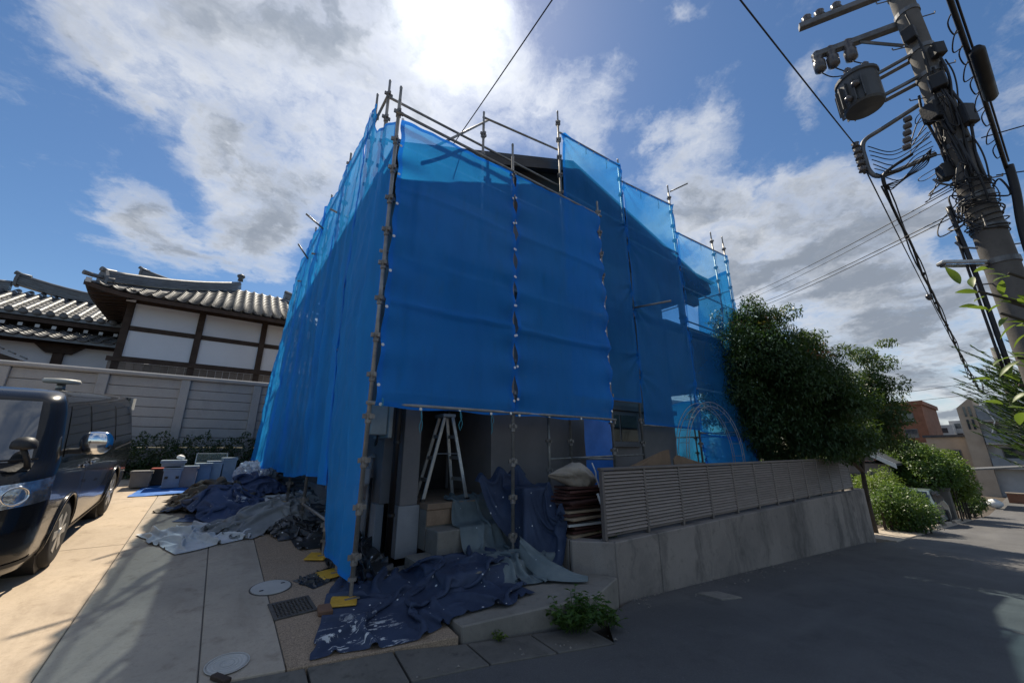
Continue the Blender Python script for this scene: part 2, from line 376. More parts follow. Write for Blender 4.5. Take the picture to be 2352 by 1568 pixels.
# driveway slabs
dw = struct(MB().prism([(-8.5, 4.0), (1.9, 3.6), (1.95, 13.38), (-8.5, 13.38)], lambda x, y: zd(y)-.3, lambda x, y: zd(y)-.011).build('driveway', m_gut))
g = .0045
def slab(poly, mat): return MB().prism(poly, lambda x, y: zd(y)-.25, lambda x, y: zd(y)).build('concrete_slab', mat, dw, bevel=.005)
def lip(x): return edge_y(x)+.365
for xa, xb, mt in ((-8.5,-4.6,m_drive),(-4.6,-2.6,m_drive),(-2.6,-.68,m_drive),(-.68,.18,m_drive2),(.18,.68,m_drive2)):
    ys = [None, 7.3, 10.4, 13.4] if xb < 0 else [None, 7.35, 13.4]
    for i in range(len(ys)-1):
        if ys[i] is None: p = [(xa+g, lip(xa+g)), (xb-g, lip(xb-g)), (xb-g, ys[1]-g), (xa+g, ys[1]-g)]
        else: p = [(xa+g, ys[i]+g), (xb-g, ys[i]+g), (xb-g, ys[i+1]-g), (xa+g, ys[i+1]-g)]
        slab(p, mt)
slab([(.68+g, lip(.7)), (1.93, lip(1.93)), (1.93, 4.6), (2.0, 6.0), (2.0, 13.4), (.68+g, 13.4)], m_agg)
# concrete step slab at the entrance
sl = thing('entrance_slab', 'low grey concrete slab at the kerb under the dust sheets', 'slab', (2.9, 3.6, 0))
MB().prism([(1.97,3.33),(3.46,3.12),(4.10,3.36),(4.02,3.62),(3.80,3.88),(4.2,5.3),(1.97,5.3)], lambda x, y: zr(x)-.1, lambda x, y: .14+.012*(y-3.3)).build('slab_body', m_step, sl, bevel=.012)
MB().prism([(2.2,4.05),(4.05,4.05),(4.2,5.2),(2.2,5.2)], .1, .30).build('low_step', m_step, sl, bevel=.012)
# ================================================================== retaining wall and louvre fence
rw = thing('retaining_wall', 'long stained grey concrete retaining wall along the road', 'wall', (9.8, 3.5, -.5))
WY0, WY1 = 3.41, 3.66; xs = [4.17, 5.08, 15.58]
for i in range(2):
    a, b = xs[i]+(.006 if i else 0), xs[i+1]
    MB().extr([(a, WY0, zr(a)-.3), (b-.004, WY0, zr(b)-.3), (b-.004 if i < 1 else b-.02, WY0, .50), (a, WY0, .50)], (0, .25, 0)).build('wall_panel', m_ret, rw, bevel=.012)
MB().prism([(4.163, 3.412), (4.16, 3.66), (3.98, 3.92), (3.82, 3.86), (3.80, 3.80)], -.3, .499).build('wall_return', m_ret, rw, bevel=.01)
MB().prism([(3.82, 3.87), (3.98, 3.925), (3.98, 5.0), (3.82, 5.0)], -.3, .497).build('wall_return', m_ret, rw)
MB().prism([(4.0, 3.93), (4.17, 3.665), (15.56, 3.665), (15.56, 5.5), (4.0, 5.5)], -1.2, .44).build('planting_soil', m_soil, rw)
m_louv = M('taupe aluminium louvre', (.30,.25,.215), .5, .12, 3, metal=.15, rnd=.09, bmp=.05)
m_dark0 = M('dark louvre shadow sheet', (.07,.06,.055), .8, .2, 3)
m_louvp = M('taupe aluminium frame', (.17,.147,.135), .5, .12, 3, metal=.15, rnd=.03, bmp=.05)
fn = thing('louvre_fence', 'taupe metal louvre fence standing on the retaining wall', 'fence', (9.5, 3.53, .5))
NP = 12; fx0, fx1 = 4.12, 14.93; bw = (fx1-fx0)/NP; FY = 3.53; ns = 17
for i in range(NP+1):
    x = fx0+bw*i
    MB().span((x-.022, FY-.028, .502), (x+.022, FY+.03, 1.335)).build('post', m_louvp, fn, bevel=.004)
MB().span((fx0-.04, FY-.034, 1.336), (fx1+.04, FY+.036, 1.372)).build('top_rail', m_louvp, fn, bevel=.005)
MB().span((fx0+.02, FY-.012, .545), (fx1-.02, FY+.02, .575)).build('bottom_rail', m_louvp, fn)
sm = MB(); sh = (1.33-.58)/ns; L = bw-.046
sm.add([(-L/2, -.030, -sh*.42), (L/2, -.030, -sh*.42), (L/2, -.004, sh*.30), (-L/2, -.004, sh*.30), (-L/2, -.024, -sh*.44), (L/2, -.024, -sh*.44), (L/2, .002, sh*.28), (-L/2, .002, sh*.28)],
       [(0,1,2,3),(7,6,5,4),(1,0,4,5),(2,1,5,6),(3,2,6,7),(0,3,7,4)])
bpm = MB().span((-L/2, .012, 0), (L/2, .018, 1.33-.58)).mesh('shadow_sheet', m_dark0)  # added dark sheet, its colour stands in for the shadow lines between slats
for i in range(NP): link('shadow_sheet', bpm, fn, Matrix.Translation((fx0+bw*(i+.5)-9.5, FY-3.53, .08)))
sme = sm.mesh('slat', m_louv); rs = random.Random(3)
for i in range(NP):
    for j in range(ns):
        o = link('slat', sme, fn, Matrix.Translation((fx0+bw*(i+.5)-9.5, FY-3.53, .58+sh*(j+.5)-.5)) @ Matrix.Rotation(rs.uniform(-.035, .035), 4, 'X') @ Matrix.Rotation(rs.uniform(-.003, .003), 4, 'Y'))
# ================================================================== house
hs = thing('house', 'two-storey brown house with dark gable roof wrapped in blue scaffold nets', 'house', (5.7, 9.0, .3))
HX0, HX1, HY0, HY1 = 2.02, 9.5, 5.6, 12.7
def wallbox(a, b, m=None, nm='wall'): return MB().span(a, b).build(nm, m or m_siding, hs)
wallbox((HX0, HY0+.002, 2.52), (HX1, HY0+.2, 6.15))                      # upper front
wallbox((3.78, HY0, -.6), (HX1, HY0+.2, 2.518))                           # lower front right of the porch
wallbox((HX0, HY0+.201, .86), (HX0+.2, HY1, 6.3))                        # left side
wallbox((HX1-.2, HY0+.201, -.6), (HX1, HY1, 6.3))                         # right side
wallbox((HX0, HY1+.001, -.3), (HX1, HY1+.2, 6.3))                         # back
wallbox((HX0+.201, 7.1, -.3), (HX1-.201, 7.25, 6.2))                      # inner wall behind the porch (dark interior)
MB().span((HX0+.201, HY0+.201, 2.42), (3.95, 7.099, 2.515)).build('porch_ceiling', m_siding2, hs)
MB().span((3.782, HY0+.201, -.1), (3.95, 7.099, 2.41)).build('porch_side_wall', m_siding, hs)
MB().extr([(HX0, HY0+.004, 6.152), (HX1, HY0+.004, 6.152), (HX1, HY0+.004, 6.95), (5.75, HY0+.004, 8.05), (HX0, HY0+.004, 6.48)], (0, .18, 0)).build('gable', m_siding2, hs)
MB().span((2.20, 5.50, .853), (2.46, 5.80, 2.45)).build('porch_pillar', m_siding, hs, bevel=.006)
MB().span((2.17, 5.46, .2), (2.485, 5.799, .85)).build('pillar_plinth', m_plinth, hs, bevel=.008)
MB().span((1.985, 5.82, .05), (2.10, HY1, .858)).build('plinth', m_plinth, hs, bevel=.006)
MB().span((1.99, 5.50, 2.452), (9.52, 5.595, 2.56)).build('belt_trim', m_trim, hs, bevel=.006)
# roof: two slopes
def slope(a, b, y0, y1, th):
    (xa, za), (xb, zb) = a, b
    return MB().extr([(xa, y0, za), (xb, y0, zb), (xb, y0, zb+th), (xa, y0, za+th)], (0, y1-y0, 0))
rf = slope((1.62, 6.33), (5.75, 8.10), 5.22, 13.1, .1).build('roof', m_roof, hs)
rf2 = slope((5.752, 8.10), (11.75, 6.52), 5.22, 13.1, .1).build('roof', m_roof, hs)
slope((1.60, 6.14), (5.75, 7.90), 5.20, 5.24, .19).build('barge_board', m_dark, rf)
slope((5.75, 7.90), (11.77, 6.33), 5.20, 5.24, .19).build('barge_board', m_dark, rf2)
MB().span((11.66, 5.245, 6.30), (11.78, 13.1, 6.49)).build('eave_gutter', m_dark, rf2)
MB().span((1.55, 5.245, 6.18), (1.66, 13.1, 6.32)).build('eave_gutter', m_dark, rf)
# balcony and its roof beam
MB().span((HX1+.002, 5.55, 3.30), (11.95, 5.70, 5.05)).build('balcony_parapet', m_siding, hs, bevel=.01)
MB().span((11.80, 5.702, 3.30), (11.95, 9.6, 5.03)).build('balcony_parapet', m_siding, hs)
MB().span((HX1+.002, 5.702, 3.30), (11.798, 9.6, 3.5)).build('balcony_floor', m_siding, hs)
MB().span((HX1+.002, 5.52, 5.052), (11.98, 5.74, 5.10)).build('balcony_coping', m_dark, hs)
MB().span((10.60, 5.56, 5.101), (10.74, 5.70, 6.05)).build('balcony_post', m_siding, hs)
MB().span((HX1+.002, 5.54, 5.98), (11.6, 5.72, 6.25)).build('balcony_beam', m_siding2, hs)
m_dglass = glass('house window glass', (.01,.012,.014), .08); m_dglass.node_tree.nodes['Principled BSDF'].inputs['Specular IOR Level'].default_value = .25
# windows
def window(x0, x1, z0, z1, y=HY0, nm='window', n=2):
    w = MB().span((x0-.05, y-.05, z0-.05), (x1+.05, y-.004, z1+.05)).build(nm, m_trim, hs, bevel=.006)
    for k in range(n):
        a = lerp(x0, x1, k/n)+.03; b = lerp(x0, x1, (k+1)/n)-.03
        MB().span((a, y-.062, z0+.03), (b, y-.052, z1-.03)).build('pane', m_dglass, w)
    MB().span((x0-.07, y-.11, z0-.085), (x1+.07, y-.051, z0-.052)).build('sill', m_trim, w); return w
window(6.55, 7.85, 1.75, 2.38); window(2.7, 4.2, 3.6, 4.9); window(6.3, 8.1, 3.9, 5.2); window(8.5, 9.2, 5.4, 6.1, n=1); window(4.9, 5.5, 4.2, 5.2, n=1)
# porch: floor, tile riser, door, steps
pf = MB().span((2.49, 5.22, .80), (4.3, 7.099, .885)).build('porch_floor', m_tile, hs, bevel=.008)
MB().span((2.49, 5.26, .3), (4.3, 5.5, .799)).build('porch_riser', m_step, hs)
for k in range(4): MB().span((2.495+.37*k, 5.235, .60), (2.495+.37*k+.36, 5.259, .795)).build('riser_tile', m_tile, pf, bevel=.004)
MB().span((2.49, 4.88, .28), (4.3, 5.234, .585)).build('porch_step', m_step, hs, bevel=.012)
dr = MB().span((2.75, 7.03, .886), (3.70, 7.098, 2.40)).build('entrance_door', m_door, hs, bevel=.006)
for k in range(3): MB().span((2.83+.29*k, 7.012, 1.05), (3.05+.29*k, 7.029, 2.25)).build('door_panel', m_door, dr, bevel=.006)
MB().tube([(2.82, 6.985, 1.5), (2.82, 6.985, 1.95)], .014).build('handle', m_alu, dr)
# downpipe by the porch pillar and the dark post, wall pipes
MB().tube([(2.08, 5.48, .12), (2.085, 5.48, 2.4), (2.085, 5.48, 6.1)], .042, 10).build('downpipe', m_dark, hs, smooth=True)
for z in (.75, 1.7, 2.6): MB().lathe((2.085, 5.48, z), [(.05,-.02),(.05,.02)], 10).build('pipe_bracket', m_dark, hs)
MB().tube([(1.96, 6.15, .25), (1.96, 6.15, 1.42), (1.98, 6.2, 1.5), (2.02, 6.2, 1.52)], .028, 8).build('wall_pipe', m_pvc, hs, smooth=True)
MB().tube([(1.96, 6.05, .22), (1.96, 6.05, 1.2)], .018, 8).build('wall_pipe', m_dark, hs, smooth=True)
# electricity meter cabinet on the side wall
em = thing('meter_box', 'cream electricity meter box hung on the wall beside the corner post', 'meter box', (1.9, 5.85, 1.85))
MB().span((1.955, 5.50, 1.76), (2.015, 6.12, 2.29)).build('back_plate', m_cream, em, bevel=.006)
MB().prism([(1.72,5.58),(1.954,5.54),(1.954,6.06),(1.72,6.02)], 1.80, 2.26).build('cabinet', m_cream, em, bevel=.015)
for y in (5.70, 5.86): MB().span((1.712, y-.04, 1.98), (1.719, y+.07, 2.2)).build('meter_window', m_glass, em)
MB().tube(poly_path([(1.88, 5.72, 1.82), (1.88, 5.72, 1.70), (1.88, 5.78, 1.66), (1.9, 5.83, 1.70), (1.93, 5.83, 1.8)]), .014).build('cable_loop', m_dark, em, smooth=True)
gm = thing('gas_meter', 'white wrapped gas meter on a pipe low on the side wall', 'gas meter', (1.87, 6.12, 1.1))
MB().prism([(1.76,5.98),(1.93,5.98),(1.93,6.24),(1.76,6.24)], 1.10, 1.36).build('meter_body', m_pvc, gm, bevel=.03)
MB().lathe((1.80, 6.05, 1.02), [(.03,-.06),(.045,0),(.045,.1),(.03,.14)], 12).build('regulator', m_pvc, gm, smooth=True)
MB().lathe((1.81, 6.19, .98), [(.02,-.1),(.05,-.02),(.05,.12)], 12).build('wrapped_valve', m_white, gm, smooth=True)
MB().tube([(1.85, 6.1, 1.36), (1.85, 6.1, 1.46), (1.93, 6.1, 1.5), (2.0, 6.1, 1.5)], .018).build('inlet_pipe', m_pvc, gm)
# ================================================================== scaffold
sc = thing('scaffold', 'galvanised tube scaffold with wedge couplers standing round the house', 'scaffold', (1.33, 4.4, .2))
cp = MB()
cp.lathe((0,0,0), [(.027,-.06),(.036,-.055),(.036,-.02),(.03,0),(.036,.02),(.036,.055),(.027,.06)], 10)
for a in range(4):
    w = a*math.pi/2; cp.box((.048*math.cos(w), .048*math.sin(w), .02), (.034 if a%2==0 else .028, .028 if a%2==0 else .034, .05))
cpm = cp.mesh('coupler', m_galv2)
pad = MB(); pad.prism([(-.12,-.12),(.12,-.12),(.12,.12),(-.12,.12)], 0, .022)
m_yel = M('yellow plastic pad', (.62,.36,.03), .55, .25, 6)
padm = pad.mesh('base_pad', m_yel, bevel=.012)
plate = MB(); plate.prism([(-.07,-.07),(.07,-.07),(.07,.07),(-.07,.07)], .023, .032); plate.lathe((0,0,.032), [(.019,0),(.019,.22)], 8); plate.lathe((0,0,.17), [(.045,0),(.045,.03)], 6)
platem = plate.mesh('jack_base', m_galv2)
OFF = Vector((1.33, 4.4, .2))
rr = random.Random(5)
def post(x, y, z0, z1, base=True, step=.465, ph=.35, cmax=99):
    o = MB()
    o.tube([(0,0,.18 if base else 0), (0,0,z1-z0-.26)], .0243, 12); o.tube([(0,0,z1-z0-.27), (0,0,z1-z0-.22), (0,0,z1-z0-.06), (0,0,z1-z0-.02), (0,0,z1-z0)], [.0243,.02,.019,.022,.018], 10)
    po = link('post', o.mesh('post', m_galv, True), sc, Matrix.Translation(Vector((x, y, z0))-OFF))
    z = ph
    while z < z1-z0-.2 and z < cmax:
        link('coupler', cpm, po, Matrix.Translation((0, 0, z)) @ Matrix.Rotation(rr.uniform(-.1, .1), 4, 'Z')); z += step
    if base:
        link('base_pad', padm, po, Matrix.Translation((-.07 if x < 1.5 else 0, -.03, .01)) @ Matrix.Rotation(math.atan(.09) if x < 1.5 else 0, 4, 'X') @ Matrix.Rotation(rr.uniform(-.6, .6), 4, 'Z')); link('jack_base', platem, po, Matrix.Identity(4))
    return po
def rail(a, b, r=.0213, nm='rail'):
    a, b = Vector(a), Vector(b)
    return link(nm, MB().tube([a-OFF, b-OFF], r, 10).mesh(nm, m_galv, True), sc, Matrix.Identity(4))
FXP = [1.33, 3.33, 5.5]; FY_ = 4.4
post(1.33, 4.4, zd(4.4), 6.6, ph=.36); post(3.33, 4.4, .30, 6.72, ph=.2); post(5.5, 4.4, .44, 6.5, ph=.2)
LP = [(5.75, 7.69), (7.4, 7.6), (9.05, 7.56), (10.9, 7.6), (12.1, 7.16), (13.3, 7.2)]
for y, zt in LP: post(1.34, y, zd(y), zt)
post(1.36, 5.12, zd(5.12), 7.42)
IN = [(3.1, 2.7, 7.78), (5.07, .44, 9.05), (7.2, .44, 8.85), (9.55, .44, 9.15), (11.9, .3, 8.45), (12.72, .3, 8.58)]
for x, z0, zt in IN: post(x, 5.0, z0, zt, base=z0 < 1)
post(4.55, 5.0, .44, 2.9); 
for y, zt in ((6.8, 8.4), (8.6, 8.4), (10.4, 8.4), (12.6, 8.0)): post(12.72, y, .2, zt)
# front rails
for z in (2.10, 4.0, 6.10): rail((1.28, 4.36 if z != 4.0 else 4.45, z), (5.55, 4.36 if z != 4.0 else 4.45, z+(.05 if z > 6 else 0)))
rail((1.36, 5.05, 7.0), (5.07, 5.05, 7.08)); rail((3.1, 5.03, 7.68), (5.07, 5.03, 8.0))
rail((3.26, 5.06, 7.74), (1.83, 4.62, 5.9)); rail((1.36, 5.05, 6.2), (5.07, 5.05, 6.28))
# set-back rails
rail((5.07, 4.96, 8.42), (7.2, 4.96, 8.62)); rail((7.2, 4.96, 8.16), (9.55, 4.96, 8.45)); rail((9.55, 4.96, 7.58), (12.74, 4.96, 7.82))
for z in (6.9, 4.6, 2.56): rail((5.07, 4.96, z), (7.2, 4.96, z))
for z in (6.9, 4.7, 2.1, 1.15): rail((7.2, 4.96, z), (9.55, 4.96, z))
for z in (5.9, 4.9, 3.1, 2.0): rail((9.55, 4.96, z), (12.72, 4.96, z))
rail((4.55, 5.0, 1.45), (7.2, 5.0, 1.5), .018); rail((5.5, 4.4, 1.45), (5.07, 5.0, 1.45), .018)
rail((9.55, 4.95, 8.9), (9.75, 4.5, 9.0), .02, 'loose_tube'); rail((7.2, 4.9, 4.72), (7.55, 4.2, 4.75), .022, 'loose_tube')
for z in (1.25, 2.1, 3.9, 5.6, 7.05):
    rail((1.34, 4.4 if z < 6.5 else 5.1, min(z, 7.05)), (1.34, 13.35, z)); 
for z in (2.0, 4.6, 6.6): rail((12.72, 5.0, z), (12.72, 12.7, z))
rail((1.34, 5.7, .72), (1.34, 7.4, .75), .02)
for y in (7.4, 9.05, 10.9): rail((1.34, y, 5.5), (1.95, y, 5.5), .018); rail((1.9, y, 6.0), (1.1, y, 6.15 if y < 9 else 5.9), .02, 'loose_tube')
rail((1.34, 9.05, 6.55), (.85, 8.9, 6.75), .022, 'loose_tube'); rail((1.34, 10.9, 6.5), (.95, 10.6, 6.8), .022, 'loose_tube')
# walk boards behind the nets
for z in (2.25, 4.1, 5.75):
    for i in range(4): MB().span((1.42, 5.8+1.7*i, z), (1.82, 7.45+1.7*i, z+.04)).build('walk_board', m_galv2, sc)
for z in (2.25, 4.05):
    for i in range(2): MB().span((1.6+2.0*i, 4.50, z), (3.55+2.0*i, 4.88, z+.04)).build('walk_board', m_galv2, sc)
for i in range(3): MB().span((5.2+2.3*i, 5.06, 4.72), (7.4+2.3*i, 5.40, 4.76)).build('walk_board', m_galv2, sc)
for i in range(2): MB().span((7.3+2.3*i, 5.06, 6.62), (9.5+2.3*i, 5.2, 6.66)).build('walk_board', m_galv2, sc)
# ================================================================== nets
eye = MB(); eye.lathe((0,0,0), [(.010,-.003),(.019,-.003),(.019,.003),(.010,.003)], 10, axis='Y'); eyem = eye.mesh('eyelet', m_eye)
def net(name, label, f, nu, nv, mat, group, ties=(), eyes=(), hem=True):
    me = MB().grid(nu, nv, f).mesh(name, mat, True)
    o = link(name, me); tag(o, label, 'net', group)
    if hem:
        p00, p10, p01 = Vector(f(0, .5)), Vector(f(1, .5)), Vector(f(.5, 0)); wu = .055/max(.3, (p10-p00).length); wv = .05/max(.5, (Vector(f(.5, 1))-p01).length)
        for u0, u1, v0, v1, a, b in ((0, wu, 0, 1, 1, 60), (1-wu, 1, 0, 1, 1, 60), (wu, 1-wu, 0, wv, 40, 1), (wu, 1-wu, 1-wv, 1, 40, 1)):
            def g(u, v): q_ = Vector(f(lerp(u0, u1, u), lerp(v0, v1, v))); return q_+(Vector((0, -.004, 0)) if abs(p10.x-p00.x) > abs(p10.y-p00.y) else Vector((-.004, 0, 0)))
            link('hem', MB().grid(a, b, g).mesh('hem', mat, True), o, Matrix.Identity(4))
    for (u, v) in eyes:
        p = Vector(f(u, v)); q2 = Vector(f(min(1, u+.01), v))-p; n_ = Vector((q2.y, -q2.x, 0)); n_ = n_.normalized() if n_.length > 1e-6 else Vector((0,-1,0))
        link('eyelet', eyem, o, Matrix.Translation(p+n_*.012) @ Vector((0,-1,0)).rotation_difference(n_).to_matrix().to_4x4())
    for (u, v, l) in ties:
        p = Vector(f(u, v))+Vector((0,-.03,0)); s = rr.uniform(-.02, .02)
        t = MB(); t.tube(poly_path([p, p+Vector((s,-.01,-l*.35)), p+Vector((-s,0,-l*.7)), p+Vector((s*.5,0,-l))], 4), .0035, 5)
        t.tube(poly_path([p, p+Vector((.012-s,-.012,-l*.3)), p+Vector((.01+s,-.01,-l*.6)), p+Vector((.018,0,-l*.9))], 4), .0035, 5)
        t.build('tie_cord', m_cord, o)
    return o
def front_net(x0, x1, zt0, zt1, seed, y=4.352, zb=2.06):
    def f(u, v):
        x = lerp(x0, x1, u); zt = lerp(zt0, zt1, u)
        e = min(u, 1-u)*2; sagt = .02*math.sin(math.pi*u)
        z = lerp(zb+.012*math.sin(u*math.pi*4+seed), zt-sagt, v)
        bill = -.05*math.sin(math.pi*u)*math.sin(math.pi*min(1, v*1.05))
        # folded seam lines where the sheets are laced and soft draw folds from the tie points
        seam = .050*math.exp(-((z-3.32-.05*u+.03*math.sin(math.pi*u))/.03)**2)+.028*math.exp(-((z-4.9-.03*math.sin(3*u))/.035)**2)
        dr_ = 0
        for k in range(9):
            zt_ = zb+(zt-zb)*k/8
            for s_ in (0, 1):
                du = abs(u-s_); dz = (z-zt_)
                dr_ += .034*math.exp(-du*7)*math.cos(dz*11+seed)*math.exp(-(dz/.35)**2)
        w = .06*fbm(x*.9+seed, z*.55, seed)+.012*fbm(x*3+seed, z*1.2, 4)-.010*abs(nz(x*2.2+z*1.1, z*2-x*.7, seed))
        fold = .012*math.exp(-((1-v)*6))*math.sin(u*40+seed)*(.5+.5*nz(u*6, seed))
        return (x, y+bill-seam+dr_+w+fold, z)
    return f
EYL = [(.008, (k+.5)/8.5) for k in range(9)]+[(.992, (k+.4)/8.5) for k in range(9)]
NG = 'blue nets laced to the scaffold'
net('scaffold_net', 'flat blue mesh net nearest the camera, above the stepladder', front_net(1.37, 3.31, 6.02, 6.10, 1.3), 70, 110, m_net, NG,
    ties=[(.28,0,.26),(.555,0,.24),(.80,0,.25),(.03,.02,.1)], eyes=EYL+[(.03,.004),(.28,.004),(.555,.004),(.80,.004),(.97,.004)])
net('scaffold_net', 'flat blue mesh net between the second and third front scaffold posts', front_net(3.35, 5.47, 6.10, 6.18, 5.2), 70, 110, m_net, NG,
    eyes=EYL+[(.03,.004),(.3,.004),(.62,.004),(.97,.004)])
def side_net(y0, y1, zt, zb, seed, deep=.07, x=1.28, kick=.0):
    def f(u, v):
        y = lerp(y0, y1, u); zt_ = zt(y); zb_ = zb(y); z = lerp(zb_, zt_, v)
        hang = 1-v
        ph = y*8.5+seed+1.6*fbm(y*.8, z*.35, seed)
        f1 = math.sin(ph)+.45*math.sin(ph*2.3+1.7*nz(y, z*.4)); f2 = .04*fbm(y*1.2, z*.8, seed+9)
        cr = .022*fbm(y*5, z*3.5, seed+3)-.030*abs(nz(y*4+z*2.2, z*2.5-y, seed))
        amp = deep*(.35+.65*hang**.6)*(.65+.5*nz(y*.7, seed, z*.2))
        e = smoothf(4.4, 4.75, y); return (lerp(1.325, x-amp*f1*.5+f2*1.6+cr-kick*hang*hang*smoothf(6, 13, y)-.10*math.sin(math.pi*v)*.6, e), y, z)
    return f
zt_l = lambda y: (lerp(6.0, 6.35, (y-4.42)/.7) if y < 5.12 else lerp(6.35, 7.2, smoothf(5.12, 5.5, y)) if y < 5.5 else 7.2-.16*abs(math.sin((y-5.75)*1.9))-.35*smoothf(11.8, 13.3, y))
zb_l = lambda y: 1.18+.05*math.sin(y*2.1)+.1*smoothf(9, 13.4, y)
for i, (a, b, lab) in enumerate(((5.70, 7.42, 'folded blue side net, second bay back from the corner post'), (7.36, 9.08, 'folded blue side net in the third bay along the driveway'), (9.02, 10.93, 'folded blue side net in the fourth bay along the driveway'), (10.86, 13.35, 'farthest folded blue side net, beside the temple wall'))):
    net('scaffold_net', lab, side_net(a, b, zt_l, zb_l, 2.0+3.3*i, .15, 1.28-.01*(i%2), .30), 90, 110, m_net_s, NG, eyes=[(.5,.004),(.02,.3),(.02,.6)])
net('scaffold_net', 'narrow blue side net at the corner hanging down almost to the driveway', side_net(4.42, 5.74, zt_l, lambda y: .36+.04*math.sin(y*4)+.02*(y-4.4) if y < 5.5 else .36+(y-5.5)*3.2, 7.7, .085, 1.265), 80, 140, m_net_s, NG,
    eyes=[(.012, k/11+.03) for k in range(11)], ties=[(.02,.02,.14),(.015,.13,.16)])
def open_net(x0, x1, zt0, zt1, zb0, zb1, seed, y=4.93, amp=.05):
    def f(u, v):
        x = lerp(x0, x1, u); zt = lerp(zt0, zt1, u)-.03*math.sin(math.pi*u); zb = lerp(zb0, zb1, u)+.05*math.sin(math.pi*u)*nz(seed, 1); z = lerp(zb, zt, v)
        d = amp*.9*fbm(x*.7+seed, z*.4, seed)+.012*fbm(x*4, z*1.6, seed)
        for s_, sg in ((0, 1), (1, -1)):
            du = abs(u-s_)*(x1-x0)
            for zk in (zt, lerp(zb, zt, .72), lerp(zb, zt, .45), lerp(zb, zt, .18)):
                dz = (zk-z); 
                if dz > -.05: d += .05*math.exp(-du*2.2)*math.sin(math.atan2(max(dz, .02), du+.05)*11+seed)*math.exp(-abs(dz)*1.4)
        return (x, y+d-.09*math.sin(math.pi*u)*math.sin(math.pi*v), z)
    return f
net('scaffold_net', 'set-back blue net under the gable peak, right of the front nets', open_net(5.1, 7.19, 8.40, 8.60, 2.56, 2.56, 3.1), 60, 110, m_net_r, NG, ties=[(.35,.99,.2),(.7,.99,.3)], eyes=[(.25,.99),(.5,.99),(.75,.99)])
net('scaffold_net', 'blue net below the right roof slope with a hanging lower edge', open_net(7.21, 9.53, 8.14, 8.43, 2.12, 2.05, 6.4), 60, 110, m_net_r, NG, ties=[(.3,.99,.25),(.65,.99,.3)], eyes=[(.25,.99),(.5,.99),(.75,.99)])
net('scaffold_net', 'pale see-through blue net on the balcony corner beside the dark tree', open_net(9.57, 12.70, 7.56, 7.80, 2.02, 1.7, 9.4), 70, 110, m_net_c, NG, ties=[(.4,.99,.2)], eyes=[(.25,.99),(.5,.99),(.75,.99)])
net('scaffold_net', 'loose blue net gathered low behind the garden arch', open_net(9.6, 12.4, 2.0, 1.95, .95, .55, 1.4, 4.99, .22), 60, 40, m_net, NG)
def far_side(u, v):
    y = lerp(5.02, 12.6, u); z = lerp(.5, lerp(7.35, 3.2, smoothf(6.0, 6.5, y))-.1*math.sin(math.pi*u*4)**2, v)
    return (12.76+.05*fbm(y*1.5, z*.5, 2)+.04*math.sin(y*7+fbm(y, z)*3)*(1-v), y, z)
net('scaffold_net', 'sunlit cyan net on the far right end of the scaffold', far_side, 120, 70, net_mat('sunlit net', (.3,.75,.95), .34, (.004,.15,.5), (.02,.42,.85)), NG)
# small blue sheet under the front nets, against the wall
def low_sheet(u, v): x = lerp(5.55, 6.33, u); z = lerp(.6, 2.2, v); return (x, 5.1+.03*fbm(x*3, z*2, 3), z)
tarp_blue = M('blue poly sheet', (.012,.16,.58), .5, .2, 3, mode='world', bmp=.3, bscale=18)
solo(MB().grid(16, 20, low_sheet).build('plastic_sheet', tarp_blue, smooth=True), 'plain blue sheet hung on the wall below the front nets', 'sheet')
# ================================================================== stepladder
ld = thing('stepladder', 'grey aluminium stepladder standing open in the porch', 'ladder', (2.85, 5.5, .885))
top = Vector((2.84, 5.50, 2.10)); f_ = .885
A1, A2 = Vector((2.52, 5.46, f_)), Vector((2.60, 5.90, f_)); B1, B2 = Vector((3.14, 5.28, f_)), Vector((3.14, 5.72, f_))
tA1, tA2, tB1, tB2 = Vector((2.78,5.40,2.08)), Vector((2.80,5.62,2.08)), Vector((2.90,5.37,2.08)), Vector((2.92,5.60,2.08))
def bar(a, b, w=.05, d=.028):
    a, b = Vector(a), Vector(b); z = (b-a).normalized(); x = Vector((0,1,0)); x = (x-z*x.dot(z)).normalized(); y = z.cross(x)
    rot = Matrix((x, y, z)).transposed(); return MB().box((a+b)/2, (d, w, (b-a).length), rot)
for a, b in ((A1,tA1),(A2,tA2),(B1,tB1),(B2,tB2)):
    r_ = bar(a, b).build('side_rail', m_alu, ld, bevel=.004); MB().box(a+Vector((0,0,.02)), (.06,.06,.04)).build('rubber_foot', m_dark, r_)
for (a, b, c, d) in ((A1,tA1,A2,tA2),(B1,tB1,B2,tB2)):
    for k in (.24, .5, .76): bar(a.lerp(b, k), c.lerp(d, k), .05, .02).build('rung', m_alu, ld)
MB().span((2.74,5.36,2.08), (2.95,5.66,2.13)).build('top_cap', m_alu, ld, bevel=.006)
MB().tube([A1.lerp(tA1,.55), B1.lerp(tB1,.55)], .006, 5).build('spreader', m_alu, ld)
